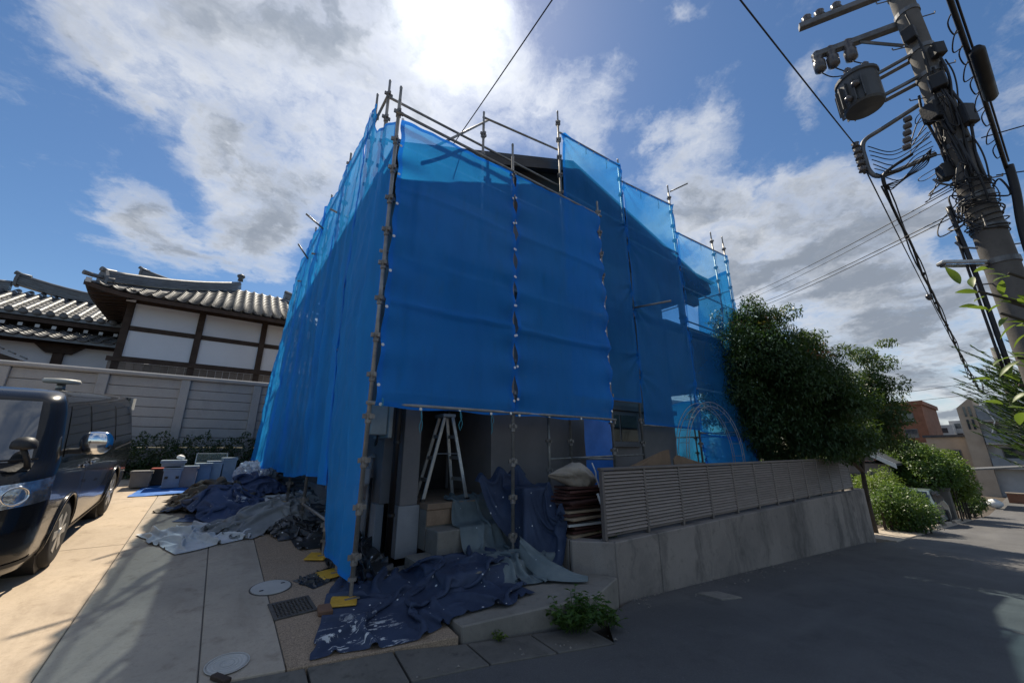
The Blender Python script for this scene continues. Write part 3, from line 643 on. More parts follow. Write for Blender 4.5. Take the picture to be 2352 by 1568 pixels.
# ================================================================== concrete panel wall, hedge
m_panel = concrete('precast panel', (.40,.395,.39), (.33,.33,.33), (.19,.19,.185), .8, .4, mode='world')
pw = thing('panel_wall', 'grey precast concrete panel wall below the temple', 'wall', (-2, 13.5, 1.8))
PX = [-7.3, -5.6, -3.98, -2.4, -.83, .80, 2.4]
for x in PX: MB().span((x-.10, 13.46, 1.55), (x+.10, 13.66, 3.40)).build('wall_post', m_panel, pw, bevel=.012)
rs = random.Random(11); hp = (3.40-1.66)/7
for i in range(len(PX)-1):
    for k in range(7):
        z = 1.66+hp*k; dy = rs.uniform(0, .008)
        MB().span((PX[i]+.102, 13.53+dy, z+.006), (PX[i+1]-.102, 13.60, z+hp-.006)).build('wall_plank', m_panel, pw, bevel=.007)
MB().span((-7.5, 13.42, 3.402), (2.5, 13.70, 3.52)).build('coping', m_panel, pw, bevel=.03)
MB().span((-7.5, 13.55, .7), (2.5, 14.4, 1.655)).build('foundation', m_panel, pw); MB().span((-7.4, 13.605, 1.66), (2.4, 13.65, 3.398)).build('light_stop_sheet', m_gut, pw)  # thin sheet added behind the planks to stop sunlight leaking through the joints
def leaf_mesh(name, C, D, U, L, Wd, mat, fold=.25):
    """leaf quads: centres C, long axis D, up axis U (numpy arrays)"""
    D = D/np.linalg.norm(D, axis=1, keepdims=True); S = np.cross(D, U); S /= np.linalg.norm(S, axis=1, keepdims=True)+1e-9; Nn = np.cross(S, D)
    n = len(C); L = np.asarray(L).reshape(-1, 1)*np.ones((n, 1)); Wd = np.asarray(Wd).reshape(-1, 1)*np.ones((n, 1))
    a = C-D*L*.5; b = C+S*Wd*.5+Nn*Wd*fold; c = C+D*L*.5-Nn*L*.12; d = C-S*Wd*.5+Nn*Wd*fold
    V = np.stack([a, b, c, d], 1).reshape(-1, 3).astype(np.float32)
    me = bpy.data.meshes.new(name); me.vertices.add(n*4); me.vertices.foreach_set('co', V.ravel())
    me.loops.add(n*4); me.loops.foreach_set('vertex_index', np.arange(n*4, dtype=np.int32)); me.polygons.add(n)
    me.polygons.foreach_set('loop_start', np.arange(0, n*4, 4, dtype=np.int32)); me.polygons.foreach_set('loop_total', np.full(n, 4, dtype=np.int32))
    me.update(); me.validate(); me.materials.append(mat); return me
def leafmat(name, c, c2, tl=.35, rough=.45):
    m, t, b = newmat(name); p = pos(t, 'world'); out = t.n['Material Output']
    n1 = t.noise(p, 1.3, 3); n2 = t.noise(p, 23, 2)
    cc = t.mix(t.rng(t.m('ADD', t.m('MULTIPLY', n1, .6), t.m('MULTIPLY', n2, .4)), .35, .65), c, c2)
    t.put(b.inputs['Base Color'], cc); b.inputs['Roughness'].default_value = rough
    x = t.node('ShaderNodeBsdfTranslucent'); t.put(x.inputs[0], t.mix(.5, cc, (.22,.34,.03)))
    w = t.node('ShaderNodeMixShader'); w.inputs[0].default_value = tl
    t.l.new(b.outputs[0], w.inputs[1]); t.l.new(x.outputs[0], w.inputs[2]); t.l.new(w.outputs[0], out.inputs[0]); return m
m_leafd = leafmat('dark evergreen leaf', (.032,.068,.022), (.06,.11,.034), .26, .48)
m_leafm = leafmat('mid green leaf', (.05,.11,.025), (.09,.16,.035), .35)
m_leafy = leafmat('fresh yellow green leaf', (.09,.15,.025), (.15,.20,.035), .4)
m_hedge = leafmat('hedge leaf', (.025,.05,.02), (.045,.08,.028), .2)
m_conif = leafmat('cypress spray', (.035,.085,.035), (.06,.125,.045), .25, .55)
m_bark = M('bark', (.07,.055,.04), .9, .4, 6, bmp=.8, bscale=25)
def rand_dirs(n, rng): v = rng.normal(size=(n, 3)); return v/np.linalg.norm(v, axis=1, keepdims=True)
def clumps(cl, per, rng, L, W_, droop=.3, outw=.7, shell=.55):
    """leaves spread through ellipsoid clumps [(centre, radii)], denser towards the outside"""
    Cs = []; Ds = []; Us = []
    for c, r in cl:
        n = int(per*(r[0]*r[1]*r[2])**(2/3)); d = rand_dirs(n, rng); rad = shell+(1.08-shell)*rng.random((n, 1))**.6
        rad *= 1+.18*np.sin(d[:, :1]*7+c[0])*np.cos(d[:, 2:]*6+c[1])
        Cs.append(np.array(c)+d*rad*np.array(r)); j = rand_dirs(n, rng)
        Ds.append(d*outw+j*.8+np.array([0, 0, -droop])); Us.append(d*.6+np.array([0, 0, .9])+rand_dirs(n, rng)*.5)
    C = np.concatenate(Cs); n = len(C)
    return C, np.concatenate(Ds), np.concatenate(Us), L*(.65+.7*rng.random(n)), W_*(.65+.7*rng.random(n))
rng = np.random.default_rng(4)
hd_ = thing('hedge', 'dark clipped hedge at the foot of the panel wall', 'hedge', (-2.3, 13.1, .95))
cl = [((-7+.45*i+rng.normal()*.05, 13.15+rng.normal()*.06, 1.30+.22*(i%2)), (.45, .32, .48)) for i in range(22)]+[((-7+.5*i, 13.2, 1.0), (.45, .28, .3)) for i in range(20)]
C, D_, U_, L_, W_ = clumps(cl, 5200, rng, .07, .035, 0, .8, .7)
link('foliage', leaf_mesh('foliage', C, D_, U_, L_, W_, m_hedge), hd_, Matrix.Translation((2.3, -13.1, -.95)))
st = MB()
for i in range(30): st.tube([(-7+.32*i, 13.2, .8), (-7+.32*i+rng.normal()*.08, 13.2+rng.normal()*.06, 1.5)], .012, 5)
st.build('stems', m_bark, hd_)['kind'] = 'stuff'
# ================================================================== temple
m_plast = M('white plaster', (.80,.82,.86), .85, .06, 1.2, mode='world', bmp=.1)
m_timb = M('dark timber', (.060,.036,.024), .75, .35, 5, bscale=30)
m_timbw = M('weathered plank', (.235,.19,.155), .85, .3, 3, rnd=.28, bscale=26)
m_ktile = M('smoked clay roof tile', (.16,.165,.17), .46, .3, 5, rnd=.22, metal=.12, bmp=.12)
m_ridge = M('ridge tile', (.17,.175,.18), .38, .3, 4, metal=.2, bmp=.15)
tm = thing('temple_hall', 'white plastered temple hall with dark beams and hipped grey tile roof', 'temple', (0, 16, 3.0))
TX = [-2.69, -.95, .83, 2.6, 4.4]
for x in TX: MB().span((x-.085, 15.93, 3.0), (x+.085, 16.1, 6.12)).build('post', m_timb, tm, bevel=.008)
for z, h in ((4.22, .075), (5.18, .07), (6.07, .09)): 
    for i in range(4): MB().span((TX[i]+.087, 15.955, z-h), (TX[i+1]-.087, 16.08, z+h)).build('beam', m_timb, tm, bevel=.006)
MB().span((-2.9, 15.90, 4.12), (4.6, 15.925, 4.26)).build('sill_beam', m_timb, tm, bevel=.006)
for i in range(4):
    for a, b in ((4.296, 5.108), (5.252, 5.978)): MB().span((TX[i]+.09, 16.0, a), (TX[i+1]-.09, 16.06, b)).build('plaster_panel', m_plast, tm)
k = 0; x = -2.85
while x < 4.5:
    w = .17+.05*rng.random(); MB().span((x, 15.94+.006*rng.random(), 3.0), (x+w-.006, 15.99, 4.118)).build('plank', m_timbw, tm); x += w
MB().span((-2.68, 16.101, 3.0), (-2.60, 22, 6.15)).build('side_wall', m_plast, tm)
for y in (17.6, 19.4, 21.2): MB().span((-2.79, y, 3.0), (-2.69, y+.16, 6.15)).build('post', m_timb, tm)
MB().span((-2.6, 22, 3.0), (4.4, 22.1, 6.15)).build('rear_wall', m_plast, tm)
# hipped roof with slightly upturned corners
EX0, EX1, EY0, EZ = -3.62, 4.9, 15.16, 6.05; AP = Vector((-.17, 18.6, 7.98)); AP2 = Vector((1.5, 18.6, 7.98))
def eave_z(x): return EZ+.20*max(0, 1-(x-EX0)/1.3)**2
def tile_pt(x, s):
    """point on the front roof face: x across, s up the slope 0..1 (slightly dished)"""
    return Vector((x, lerp(EY0, AP.y, s), lerp(eave_z(x), AP.z, s)-.14*math.sin(math.pi*s)))
def sheet(f, n=14, m=10, th=.07):
    g = MB(); g.grid(n, m, f); b = len(g.V); g.grid(n, m, lambda u, v: Vector(f(u, v))-Vector((0, 0, th))); 
    g.F = g.F[:n*m]+[tuple(reversed(q_)) for q_ in g.F[n*m:]]; return g
def fr(u, v):
    xl = lerp(EX0, AP.x, v); xr = lerp(EX1, AP2.x, v); x = lerp(xl, xr, u); p = tile_pt(x if v < .02 else x, v); return (x, p.y, lerp(eave_z(lerp(EX0, EX1, u)), AP.z, v)-.14*math.sin(math.pi*v)-.03)
rt_ = sheet(fr).build('roof', m_ridge, tm)
def lf(u, v):
    y = lerp(lerp(EY0, AP.y, v), lerp(23.0, AP.y+.5, v), u); x = lerp(EX0, AP.x, v); return (x, y, lerp(EZ+.20*max(0, 1-(lerp(EY0, 23, u)-EY0)/1.3)**2, AP.z, v)-.14*math.sin(math.pi*v)-.03)
sheet(lambda u, v: lf(1-u, v)).build('roof', m_ridge, tm)
tl = MB(); TW = .285; TL = .30
for sgn in (0,):
    prof = [(-.5, .02), (-.38, -.012), (-.2, -.03), (0, -.034), (.2, -.026), (.34, .006), (.42, .034), (.5, .04)]
    pts = [(px*TW, -TL*.5, pz+.024) for px, pz in prof]+[(px*TW, TL*.55, pz-.012) for px, pz in prof]; n = len(prof)
    tl.add(pts, [(i, i+1, n+i+1, n+i) for i in range(n-1)])
    tl.add([(px*TW, -TL*.5, pz+.024) for px, pz in prof]+[(px*TW, -TL*.5, pz-.014) for px, pz in prof], [(n+i, n+i+1, i+1, i) for i in range(n-1)])
tlm = tl.mesh('roof_tile', m_ktile, True)
rows = 16; sl_len = math.hypot(AP.y-EY0, AP.z-EZ); pitch = math.atan2(AP.z-EZ, AP.y-EY0)
x = EX0+.16; toff = Vector((0, 16, 3.0)); cnt = 0
while x < 2.3:
    for r_ in range(rows):
        s = (r_+.42)*.245/sl_len
        if s > .97: break
        if x < lerp(EX0, AP.x, s)+.10 or x > lerp(EX1, AP2.x, s)-.1: continue
        p = tile_pt(x, s); e = .01; t_ = (tile_pt(x, min(1, s+e))-tile_pt(x, max(0, s-e))).normalized()
        xt = (tile_pt(x+.05, s)-tile_pt(x-.05, s)).normalized(); nn = xt.cross(t_).normalized(); yt = nn.cross(xt)
        mat4 = Matrix((xt, yt, nn)).transposed().to_4x4(); mat4.translation = p+nn*.035-toff
        link('roof_tile', tlm, tm, mat4); cnt += 1
    x += TW
# hip ridges: stacked courses and a round cap
def hip(a, b, w=.2, h=.30, rise=.12, nm='hip_ridge', par=tm):
    path = [Vector(a).lerp(Vector(b), i/10)+Vector((0, 0, rise*((1-i/10)**3)-.10*math.sin(math.pi*i/10))) for i in range(11)]
    o = None
    for k in range(4):
        ww = w*(1-.08*k); mbx = MB(); z0 = k*h/4; z1 = (k+1)*h/4-.012
        dirh = (Vector(b)-Vector(a)); s_ = Vector((dirh.y, -dirh.x, 0)).normalized()*ww*.5
        V = []
        for p in path: V += [p-s_+Vector((0,0,z0)), p+s_+Vector((0,0,z0)), p+s_+Vector((0,0,z1)), p-s_+Vector((0,0,z1))]
        F = [(0,1,2,3)[::-1], tuple(range(40, 44))]
        for i in range(10):
            for j in range(4): F.append((i*4+j, i*4+(j+1)%4, (i+1)*4+(j+1)%4, (i+1)*4+j))
        mbx.add(V, F); q_ = mbx.build(nm if o is None else 'ridge_course', m_ridge, par if o is None else o)
        if o is None: o = q_
    MB().tube([p+Vector((0, 0, h+.03)) for p in path], w*.36, 10).build('ridge_cap', m_ktile, o, smooth=True)
    d = (Vector(a)-Vector(b)).normalized(); e = path[0]
    MB().extr([e+Vector((0,0,h*.5))+Vector((d.y*wx, -d.x*wx, wz)) for wx, wz in ((-.15,-.2),(.15,-.2),(.17,.05),(.1,.2),(0,.26),(-.1,.2),(-.17,.05))], d*.08).build('end_tile', m_ridge, o)
    MB().tube([e+Vector((0,0,h+.06))-d*.25, e+Vector((0,0,h+.09)), e+d*.14+Vector((0,0,h+.15))], [.06,.065,.075], 12).build('end_cap', m_ktile, o, smooth=True)
    return o
hip((EX0+.30, EY0+.30, EZ+.24), AP+Vector((0,0,-.02)), .24, .24, .05); hip((EX1-.3, EY0+.3, EZ+.2), AP2+Vector((0,0,-.02)))
MB().tube([(EX0+.5, EY0+.35, EZ+.40), (EX0+.12, EY0+.12, EZ+.36), (EX0-.06, EY0-.02, EZ+.36)], [.055,.06,.065], 10).build('corner_tile', m_ktile, tm, smooth=True)
MB().lathe(AP+Vector((0,0,.38)), [(.10,0),(.08,.1),(.14,.18),(.14,.24),(.05,.3)], 12).build('finial', m_ktile, tm, smooth=True)
# eave board, rafters, soffit
MB().add([(lerp(EX0, EX1, i/20), EY0+.03*k, eave_z(lerp(EX0, EX1, i/20))-.05-.13*j) for i in range(21) for k in (0, 1) for j in (0, 1)],
         [f for i in range(20) for f in ((i*4, i*4+1, i*4+5, i*4+4), (i*4+2, i*4+6, i*4+7, i*4+3), (i*4+1, i*4+3, i*4+7, i*4+5))]).build('eave_board', m_timb, tm)
for i in range(26): 
    x = -2.5+.27*i; MB().extr([(x, EY0+.06, EZ-.10), (x+.07, EY0+.06, EZ-.10), (x+.07, EY0+.06, EZ-.18), (x, EY0+.06, EZ-.18)], (0, .95, .32)).build('rafter', m_timb, tm)
for i in range(24):
    y = EY0+.2+.26*i; z = EZ-.08+.16*max(0, 1-(y-EY0)/1.3)**2; MB().extr([(EX0+.06, y, z-.10), (EX0+.06, y+.07, z-.10), (EX0+.06, y+.07, z-.02), (EX0+.06, y, z-.02)], (.98, 0, .16)).build('rafter', m_timb, tm)
m_whp = M('white rafter end', (.6,.6,.58), .7, .1)
MB().span((EX0+.02, EY0+.0, EZ+.1), (EX0+.14, EY0-.02, EZ+.24)).build('corner_rafter_end', m_whp, tm); MB().span((-2.82, 15.88, 5.98), (-2.6, 15.90, 6.12)).build('bracket_end', m_plast, tm)
# ridge of another roof behind
rb = thing('far_temple_roof', 'ridge of a farther grey tile roof behind the temple hall', 'roof', (-2, 24, 6))
MB().extr([(-3.9, 24, 9.45), (.2, 24, 8.95), (1.6, 26, 8.2), (-4.2, 22.6, 8.2)], (0, .25, 0)).build('slope', m_ridge, rb); hip((-4.0, 24, 9.4), (.5, 24, 8.9), .25, .3, .1, 'ridge', rb)
# ---- left temple building: roll-tile roof, lower pent roof
t2 = thing('temple_gallery', 'lower temple building at far left with ribbed round-tile roof', 'temple', (-6, 18.5, 3))
LX0, LX1, LY, LZ = -10.5, -3.0, 18.5, 5.80; RY, RZ = 20.6, 6.95
MB().extr([(LX0, LY, LZ), (LX1, LY, LZ), (LX1, LY, LZ-.1), (LX0, LY, LZ-.1)], (0, RY-LY, RZ-LZ)).build('roof', m_ridge, t2)
sl = Vector((0, RY-LY, RZ-LZ)); sln = sl.normalized(); nn = Vector((0, -sln.z, sln.y))
rollm = MB(); 
for k in range(7):
    a = sl*(k/7); b = sl*((k+1)/7-.004); rollm.tube([a+nn*.055, b+nn*.052], [.086,.082], 12, caps=False)
rollm.lathe(nn*.05, [(.02,-.03),(.1,-.03),(.1,.02)], 12, axis='Y'); rme = rollm.mesh('roll_tile', m_ktile, True)
panm = MB()
for k in range(9):
    a = sl*(k/9); b = sl*((k+1)/9); panm.add([a+nn*.045+Vector((-.09,0,0)), a+nn*.022, a+nn*.045+Vector((.09,0,0)), b+nn*.02+Vector((.09,0,0)), b+nn*.005, b+nn*.02+Vector((-.09,0,0)), a+Vector((-.09,0,0)), a+Vector((.09,0,0))], [(0,1,4,5),(1,2,3,4),(6,7,2,1,0)])
pme = panm.mesh('pan_tile_row', m_ktile)
i = 0; x = LX0+.1
while x < LX1:
    link('roll_tile', rme, t2, Matrix.Translation(Vector((x, LY, LZ))-Vector((-6, 18.5, 3)))); link('pan_tile_row', pme, t2, Matrix.Translation(Vector((x+.145, LY, LZ))-Vector((-6, 18.5, 3)))); x += .29
hip((-6.4, RY-.1, RZ+.02), (LX1+.5, RY-.1, RZ+.02), .26, .3, .22, 'ridge', t2); hip((LX0, RY-.2, RZ-.1), (-6.5, RY-.2, RZ-.1), .26, .3, .0, 'ridge', t2)
MB().span((LX0, LY+.9, 3.0), (LX1, LY+1.0, 5.9)).build('wall', m_timb, t2); MB().span((LX0, LY+.05, LZ-.26), (LX1, LY+.12, LZ-.12)).build('eave_board', m_timb, t2)
for k in range(24): MB().span((LX0+.3+.36*k, LY+.08, LZ-.42), (LX0+.40+.36*k, LY+.9, LZ-.32)).build('rafter', m_timb, t2); MB().span((LX0+.3+.36*k, LY+.07, LZ-.42), (LX0+.40+.36*k, LY+.079, LZ-.32)).build('rafter_end', m_whp, t2)
# pent roof below
PY0, PZ0, PY1, PZ1 = 17.3, 4.86, 19.3, 5.55
MB().extr([(LX0, PY0, PZ0), (-2.75, PY0, PZ0), (-2.75, PY0, PZ0-.1), (LX0, PY0, PZ0-.1)], (0, PY1-PY0, PZ1-PZ0)).build('pent_roof', m_ridge, t2)
sl2 = Vector((0, PY1-PY0, PZ1-PZ0)); n2 = Vector((0, -sl2.z, sl2.y)).normalized(); x = -6.6; tlo = Vector((-6, 18.5, 3)); pt = math.atan2(sl2.z, sl2.y)
while x < -2.8:
    for k in range(6):
        p = Vector((x, PY0, PZ0))+sl2*((k+.4)*.25/sl2.length)+n2*.03-tlo
        link('roof_tile', tlm, t2, Matrix.Translation(p) @ Matrix.Rotation(pt, 4, 'X'))
    x += TW
MB().span((-6.6, 18.0, 3.0), (-2.8, 18.1, 4.95)).build('wall', m_plast, t2)
MB().span((-4.42, 17.85, 3.0), (-4.2, 17.99, 4.75)).build('post', m_timb, t2); MB().extr([(-4.9, 17.8, 4.78), (-3.75, 17.8, 4.78), (-4.05, 17.8, 4.5), (-4.6, 17.8, 4.5)], (0, .16, 0)).build('bracket', m_timb, t2)
MB().span((-4.19, 17.93, 3.98), (-2.8, 17.99, 4.1)).build('beam', m_timb, t2); MB().span((-6.6, 17.93, 4.76), (-2.8, 17.99, 4.88)).build('beam', m_timb, t2)
# dark gate roof at the frame's left edge
gt = thing('gate_roof', 'dark sloping gate roof in shade at the far left edge', 'roof', (-5.6, 15.2, 3.4))
MB().extr([(-7.6, 15.0, 5.55), (-5.75, 15.0, 4.3), (-3.75, 15.0, 3.62), (-3.85, 15.0, 3.5), (-5.8, 15.0, 3.95), (-7.6, 15.0, 4.9)], (0, 1.6, 0)).build('slope', m_timb, gt)
for k in range(14):
    t_ = k/14; p = Vector((-6.9, 14.98, 5.12)).lerp(Vector((-3.95, 14.98, 3.74)), t_); MB().box(p, (.13, .1, .035), Matrix.Rotation(.42, 3, 'Y')).build('edge_tile', m_ktile, gt)
MB().span((-7.4, 15.3, 2.9), (-5.2, 15.4, 4.3)).build('wall', m_timb, gt)
# ================================================================== loose ground items on the driveway
def solid_disc(name, label, x, y, r, mat, ring, marks=True):
    t = thing(name, label, 'manhole cover', (x, y, zd(y)))
    rot = Matrix.Rotation(math.atan(.09), 4, 'X')
    mb = MB(); mb.lathe((0,0,0), [(r*.97,.001),(r*.96,.009),(.001,.010)], 40); link('lid', mb.mesh('lid', mat, False), t, rot)
    rg = MB(); rg.lathe((0,0,0), [(r*1.04,.0005),(r*1.03,.006),(r*.985,.006),(r*.975,.002)], 40); link('rim', rg.mesh('rim', ring), t, rot)
    return t
m_lid = M('pale resin lid', (.52,.50,.46), .7, .15, 4, bscale=50)
m_iron = M('cast iron', (.085,.075,.065), .65, .4, 6, bmp=.5)
c1 = solid_disc('manhole_cover', 'smooth white round drain cover with two lift slots', .72, 5.06, .185, m_lid, m_iron)
for dx, dy in ((-.09, -.06), (.11, .05)): link('lift_slot', MB().box((0,0,0), (.035,.02,.004)).mesh('lift_slot', m_dark), c1, Matrix.Translation((dx, dy, .0115+.09*dy)))
c2 = solid_disc('manhole_cover', 'ring-ribbed pale round cover nearest the bottom edge', .34, 3.82, .125, m_lid, m_iron)
for k in range(6): link('ring_rib', MB().lathe((0,0,0), [(.022*(k+1)-.004,.009),(.022*(k+1)-.003,.0125),(.022*(k+1)+.003,.0125),(.022*(k+1)+.004,.009)], 32).mesh('ring_rib', m_lid), c2, Matrix.Rotation(math.atan(.09), 4, 'X'))
gr = thing('drain_grate', 'square black cast-iron drain grate beside the white cover', 'grate', (.84, 4.5, zd(4.5)))
rot = Matrix.Rotation(math.atan(.09), 4, 'X') @ Matrix.Rotation(.06, 4, 'Z')
fm = MB(); s_ = .16
for a in (-1, 1): fm.box((a*s_, 0, .004), (.03, .35, .014)); fm.box((0, a*s_, .004), (.29, .03, .014))
fm.box((0,0,-.004), (.30,.30,.008)); link('frame', fm.mesh('frame', m_iron), gr, rot)
bm_ = MB().box((0,0,0), (.022, .03, .012)).mesh('grate_stud', m_iron, bevel=.003)
for i in range(9):
    for j in range(8): link('grate_stud', bm_, gr, rot @ Matrix.Translation((-.125+.031*i, -.125+.036*j, .006)) @ Matrix.Rotation(.7 if (i+j) % 2 else -.7, 4, 'Z'))
pl = thing('road_cover_plate', 'grey rectangular cover plate set in the asphalt near the wall', 'cover plate', (5.6, 2.95, zr(5.6)))
MB().prism([(5.42,3.14),(5.76,3.05),(5.80,2.75),(5.45,2.84)], lambda x, y: zr(x)-.02, lambda x, y: zr(x)+.022).build('plate', m_step, pl, bevel=.004)
m_shard = M('terracotta shard', (.16,.085,.05), .8, .3)
solo(MB().box((.30, 3.63, zd(3.63)+.02), (.05, .16, .03), Matrix.Rotation(.5, 3, 'Z')).build('wood_offcut', m_timb, bevel=.006), 'short dark wood offcut by the ribbed cover', 'offcut')
solo(MB().prism([(1.00,4.20),(1.12,4.17),(1.13,4.32),(1.02,4.34)], lambda x, y: zd(y), lambda x, y: zd(y)+.05).build('brick', m_shard, bevel=.01), 'orange brick beside the corner base pad', 'brick')
# ================================================================== draped cloth: small position-based cloth solver
def cloth_solve(nx, ny, W_, H_, init, hf, steps=150, iters=7, bend=.05, thick=.010, pin=None, rep=True, press=.5, grip=.75):
    u, v = np.meshgrid(np.linspace(0, 1, nx), np.linspace(0, 1, ny)); P = np.array([[init(a, b) for a, b in zip(ru, rv)] for ru, rv in zip(u, v)], dtype=np.float64)
    lx, ly = W_/(nx-1), H_/(ny-1); ld = math.hypot(lx, ly); V = np.zeros_like(P); dt = 1/60; P0 = P.copy(); fix = np.array([[bool(pin and pin(a, b)) for a, b in zip(ru, rv)] for ru, rv in zip(u, v)])
    def con(A, B, r, k, soft=False):
        d = B-A; L = np.sqrt((d*d).sum(-1, keepdims=True))+1e-9; c = (L-r)/L*d*(.5*k)
        if soft: c = np.where(L < r, c, 0)
        else: c = np.where(L < r, c*press, c)
        A += c; B -= c
    md = .8*min(lx, ly); n = nx*ny; ii, jj = np.meshgrid(np.arange(nx), np.arange(ny)); ii, jj = ii.ravel(), jj.ravel()
    for s in range(steps):
        V[..., 2] -= 9.8*dt; V *= .975; Q = P+V*dt
        for it in range(iters):
            for o in (0, 1):
                a = Q[:, o:-1:2]; con(a, Q[:, o+1::2][:, :a.shape[1]], lx, 1.0); a = Q[o:-1:2]; con(a, Q[o+1::2][:a.shape[0]], ly, 1.0)
            for o in (0, 1):
                a = Q[o:-1:2, :-1]; con(a, Q[o+1::2, 1:][:a.shape[0]], ld, .45); a = Q[o:-1:2, 1:]; con(a, Q[o+1::2, :-1][:a.shape[0]], ld, .45)
            for o in (0, 1, 2, 3):
                a = Q[:, o:-2:4]; con(a, Q[:, o+2::4][:, :a.shape[1]], 2*lx, bend, True); a = Q[o:-2:4]; con(a, Q[o+2::4][:a.shape[0]], 2*ly, bend, True)
            h = hf(Q[..., 0], Q[..., 1])+thick; hit = Q[..., 2] < h; Q[..., 2] = np.maximum(Q[..., 2], h); Q[hit, :2] += (P[hit, :2]-Q[hit, :2])*grip
            if pin: Q[fix] = P0[fix]
        if rep and s > 20 and s % 4 == 0:                # keep layers of the sheet apart
            F = Q.reshape(-1, 3).astype(np.float32); sq = (F*F).sum(1); D2 = sq[:, None]+sq[None]-2*F @ F.T
            a, b = np.nonzero(D2 < md*md); k = (a < b) & ((np.abs(ii[a]-ii[b]) > 1) | (np.abs(jj[a]-jj[b]) > 1)); a, b = a[k], b[k]
            if len(a):
                d = Q.reshape(-1, 3)[b]-Q.reshape(-1, 3)[a]; L = np.sqrt((d*d).sum(1, keepdims=True))+1e-6; c = d/L*(md-L)*.35; G_ = np.zeros((n, 3)); ct = np.zeros((n, 1))
                np.add.at(G_, a, -c); np.add.at(G_, b, c); np.add.at(ct, a, 1); np.add.at(ct, b, 1); Q += (G_/np.maximum(ct, 1)).reshape(Q.shape)
        V = (Q-P)/dt; V = np.clip(V, -3, 3); V[hit] *= np.array([.25, .25, .6]); P = Q
    for ax in (0, 1):                                    # double the grid and smooth it
        P = np.repeat(P, 2, axis=ax); n_ = P.shape[ax]; i0 = np.clip(np.arange(n_)-1, 0, n_-1); i1 = np.clip(np.arange(n_)+1, 0, n_-1)
        P = .25*np.take(P, i0, ax)+.5*P+.25*np.take(P, i1, ax)
    return P
def folds(seed, W_, H_, comp, amp, fx, fy, lift):
    """a loosely gathered sheet held above the ground, ready to be dropped"""
    def f(u, v):
        x = (u-.5)*W_*comp; y = (v-.5)*H_*comp
        z = lift+amp*(math.sin(u*fx+2*nz(u*2, v*2, seed))*.6+math.sin(v*fy+u*4+2*nz(u*2, v*3, seed+3))*.5)+.10*nz(u*4, v*4, seed+8)
        return (x+.06*nz(u*5, v*5, seed+1), y+.06*nz(u*5, v*5, seed+2), z)
    return f
flat0 = lambda X_, Y_: np.zeros_like(X_)
def heaped(h, r, dx=.0, dy=.0): return lambda X_, Y_: h*np.exp(-((X_-dx)**2+(Y_-dy)**2)/(r*r))+.5*h*np.exp(-((X_+dx+.2)**2+(Y_-dy+.15)**2)/(.16*r))   # other sheets lie underneath
def hf_steps(X_, Y_):                                    # driveway, slab and porch steps under the entrance sheets
    h = np.where(X_ < 1.97, .09*(Y_-2.4), np.where(Y_ > 3.33-.14*(X_-1.97), .152+.012*(Y_-3.3), .0))
    h = np.where((X_ > 2.2) & (X_ < 4.2) & (Y_ > 4.05), np.maximum(h, .305), h); h = np.where((X_ > 2.4) & (X_ < 4.3) & (Y_ > 4.88), np.maximum(h, .59), h)
    h = np.where((X_ > 2.4) & (X_ < 4.3) & (Y_ > 5.22), np.maximum(h, .89), h); return h
def hf_pile(X_, Y_):                                     # timber pile and the low wall beside it
    h = hf_steps(X_, Y_); h = np.where((X_ > 3.80) & (Y_ > 3.85), np.maximum(h, .5), h); h = np.where((X_ > 3.92) & (X_ < 4.7) & (Y_ > 3.85) & (Y_ < 4.6), np.maximum(h, 1.12), h)
    return np.where((X_ > 3.5) & (Y_ > 4.35) & (Y_ < 5.2), np.maximum(h, 1.08), h)
def quad_init(c, zf, jit, seed):
    c = [Vector((*p, 0)) for p in c]
    def f(u, v):
        p = c[0].lerp(c[1], u).lerp(c[3].lerp(c[2], u), v); return (p.x+jit*nz(u*5, v*5, seed), p.y+jit*nz(u*5, v*5, seed+1), zf(u, v))
    return f
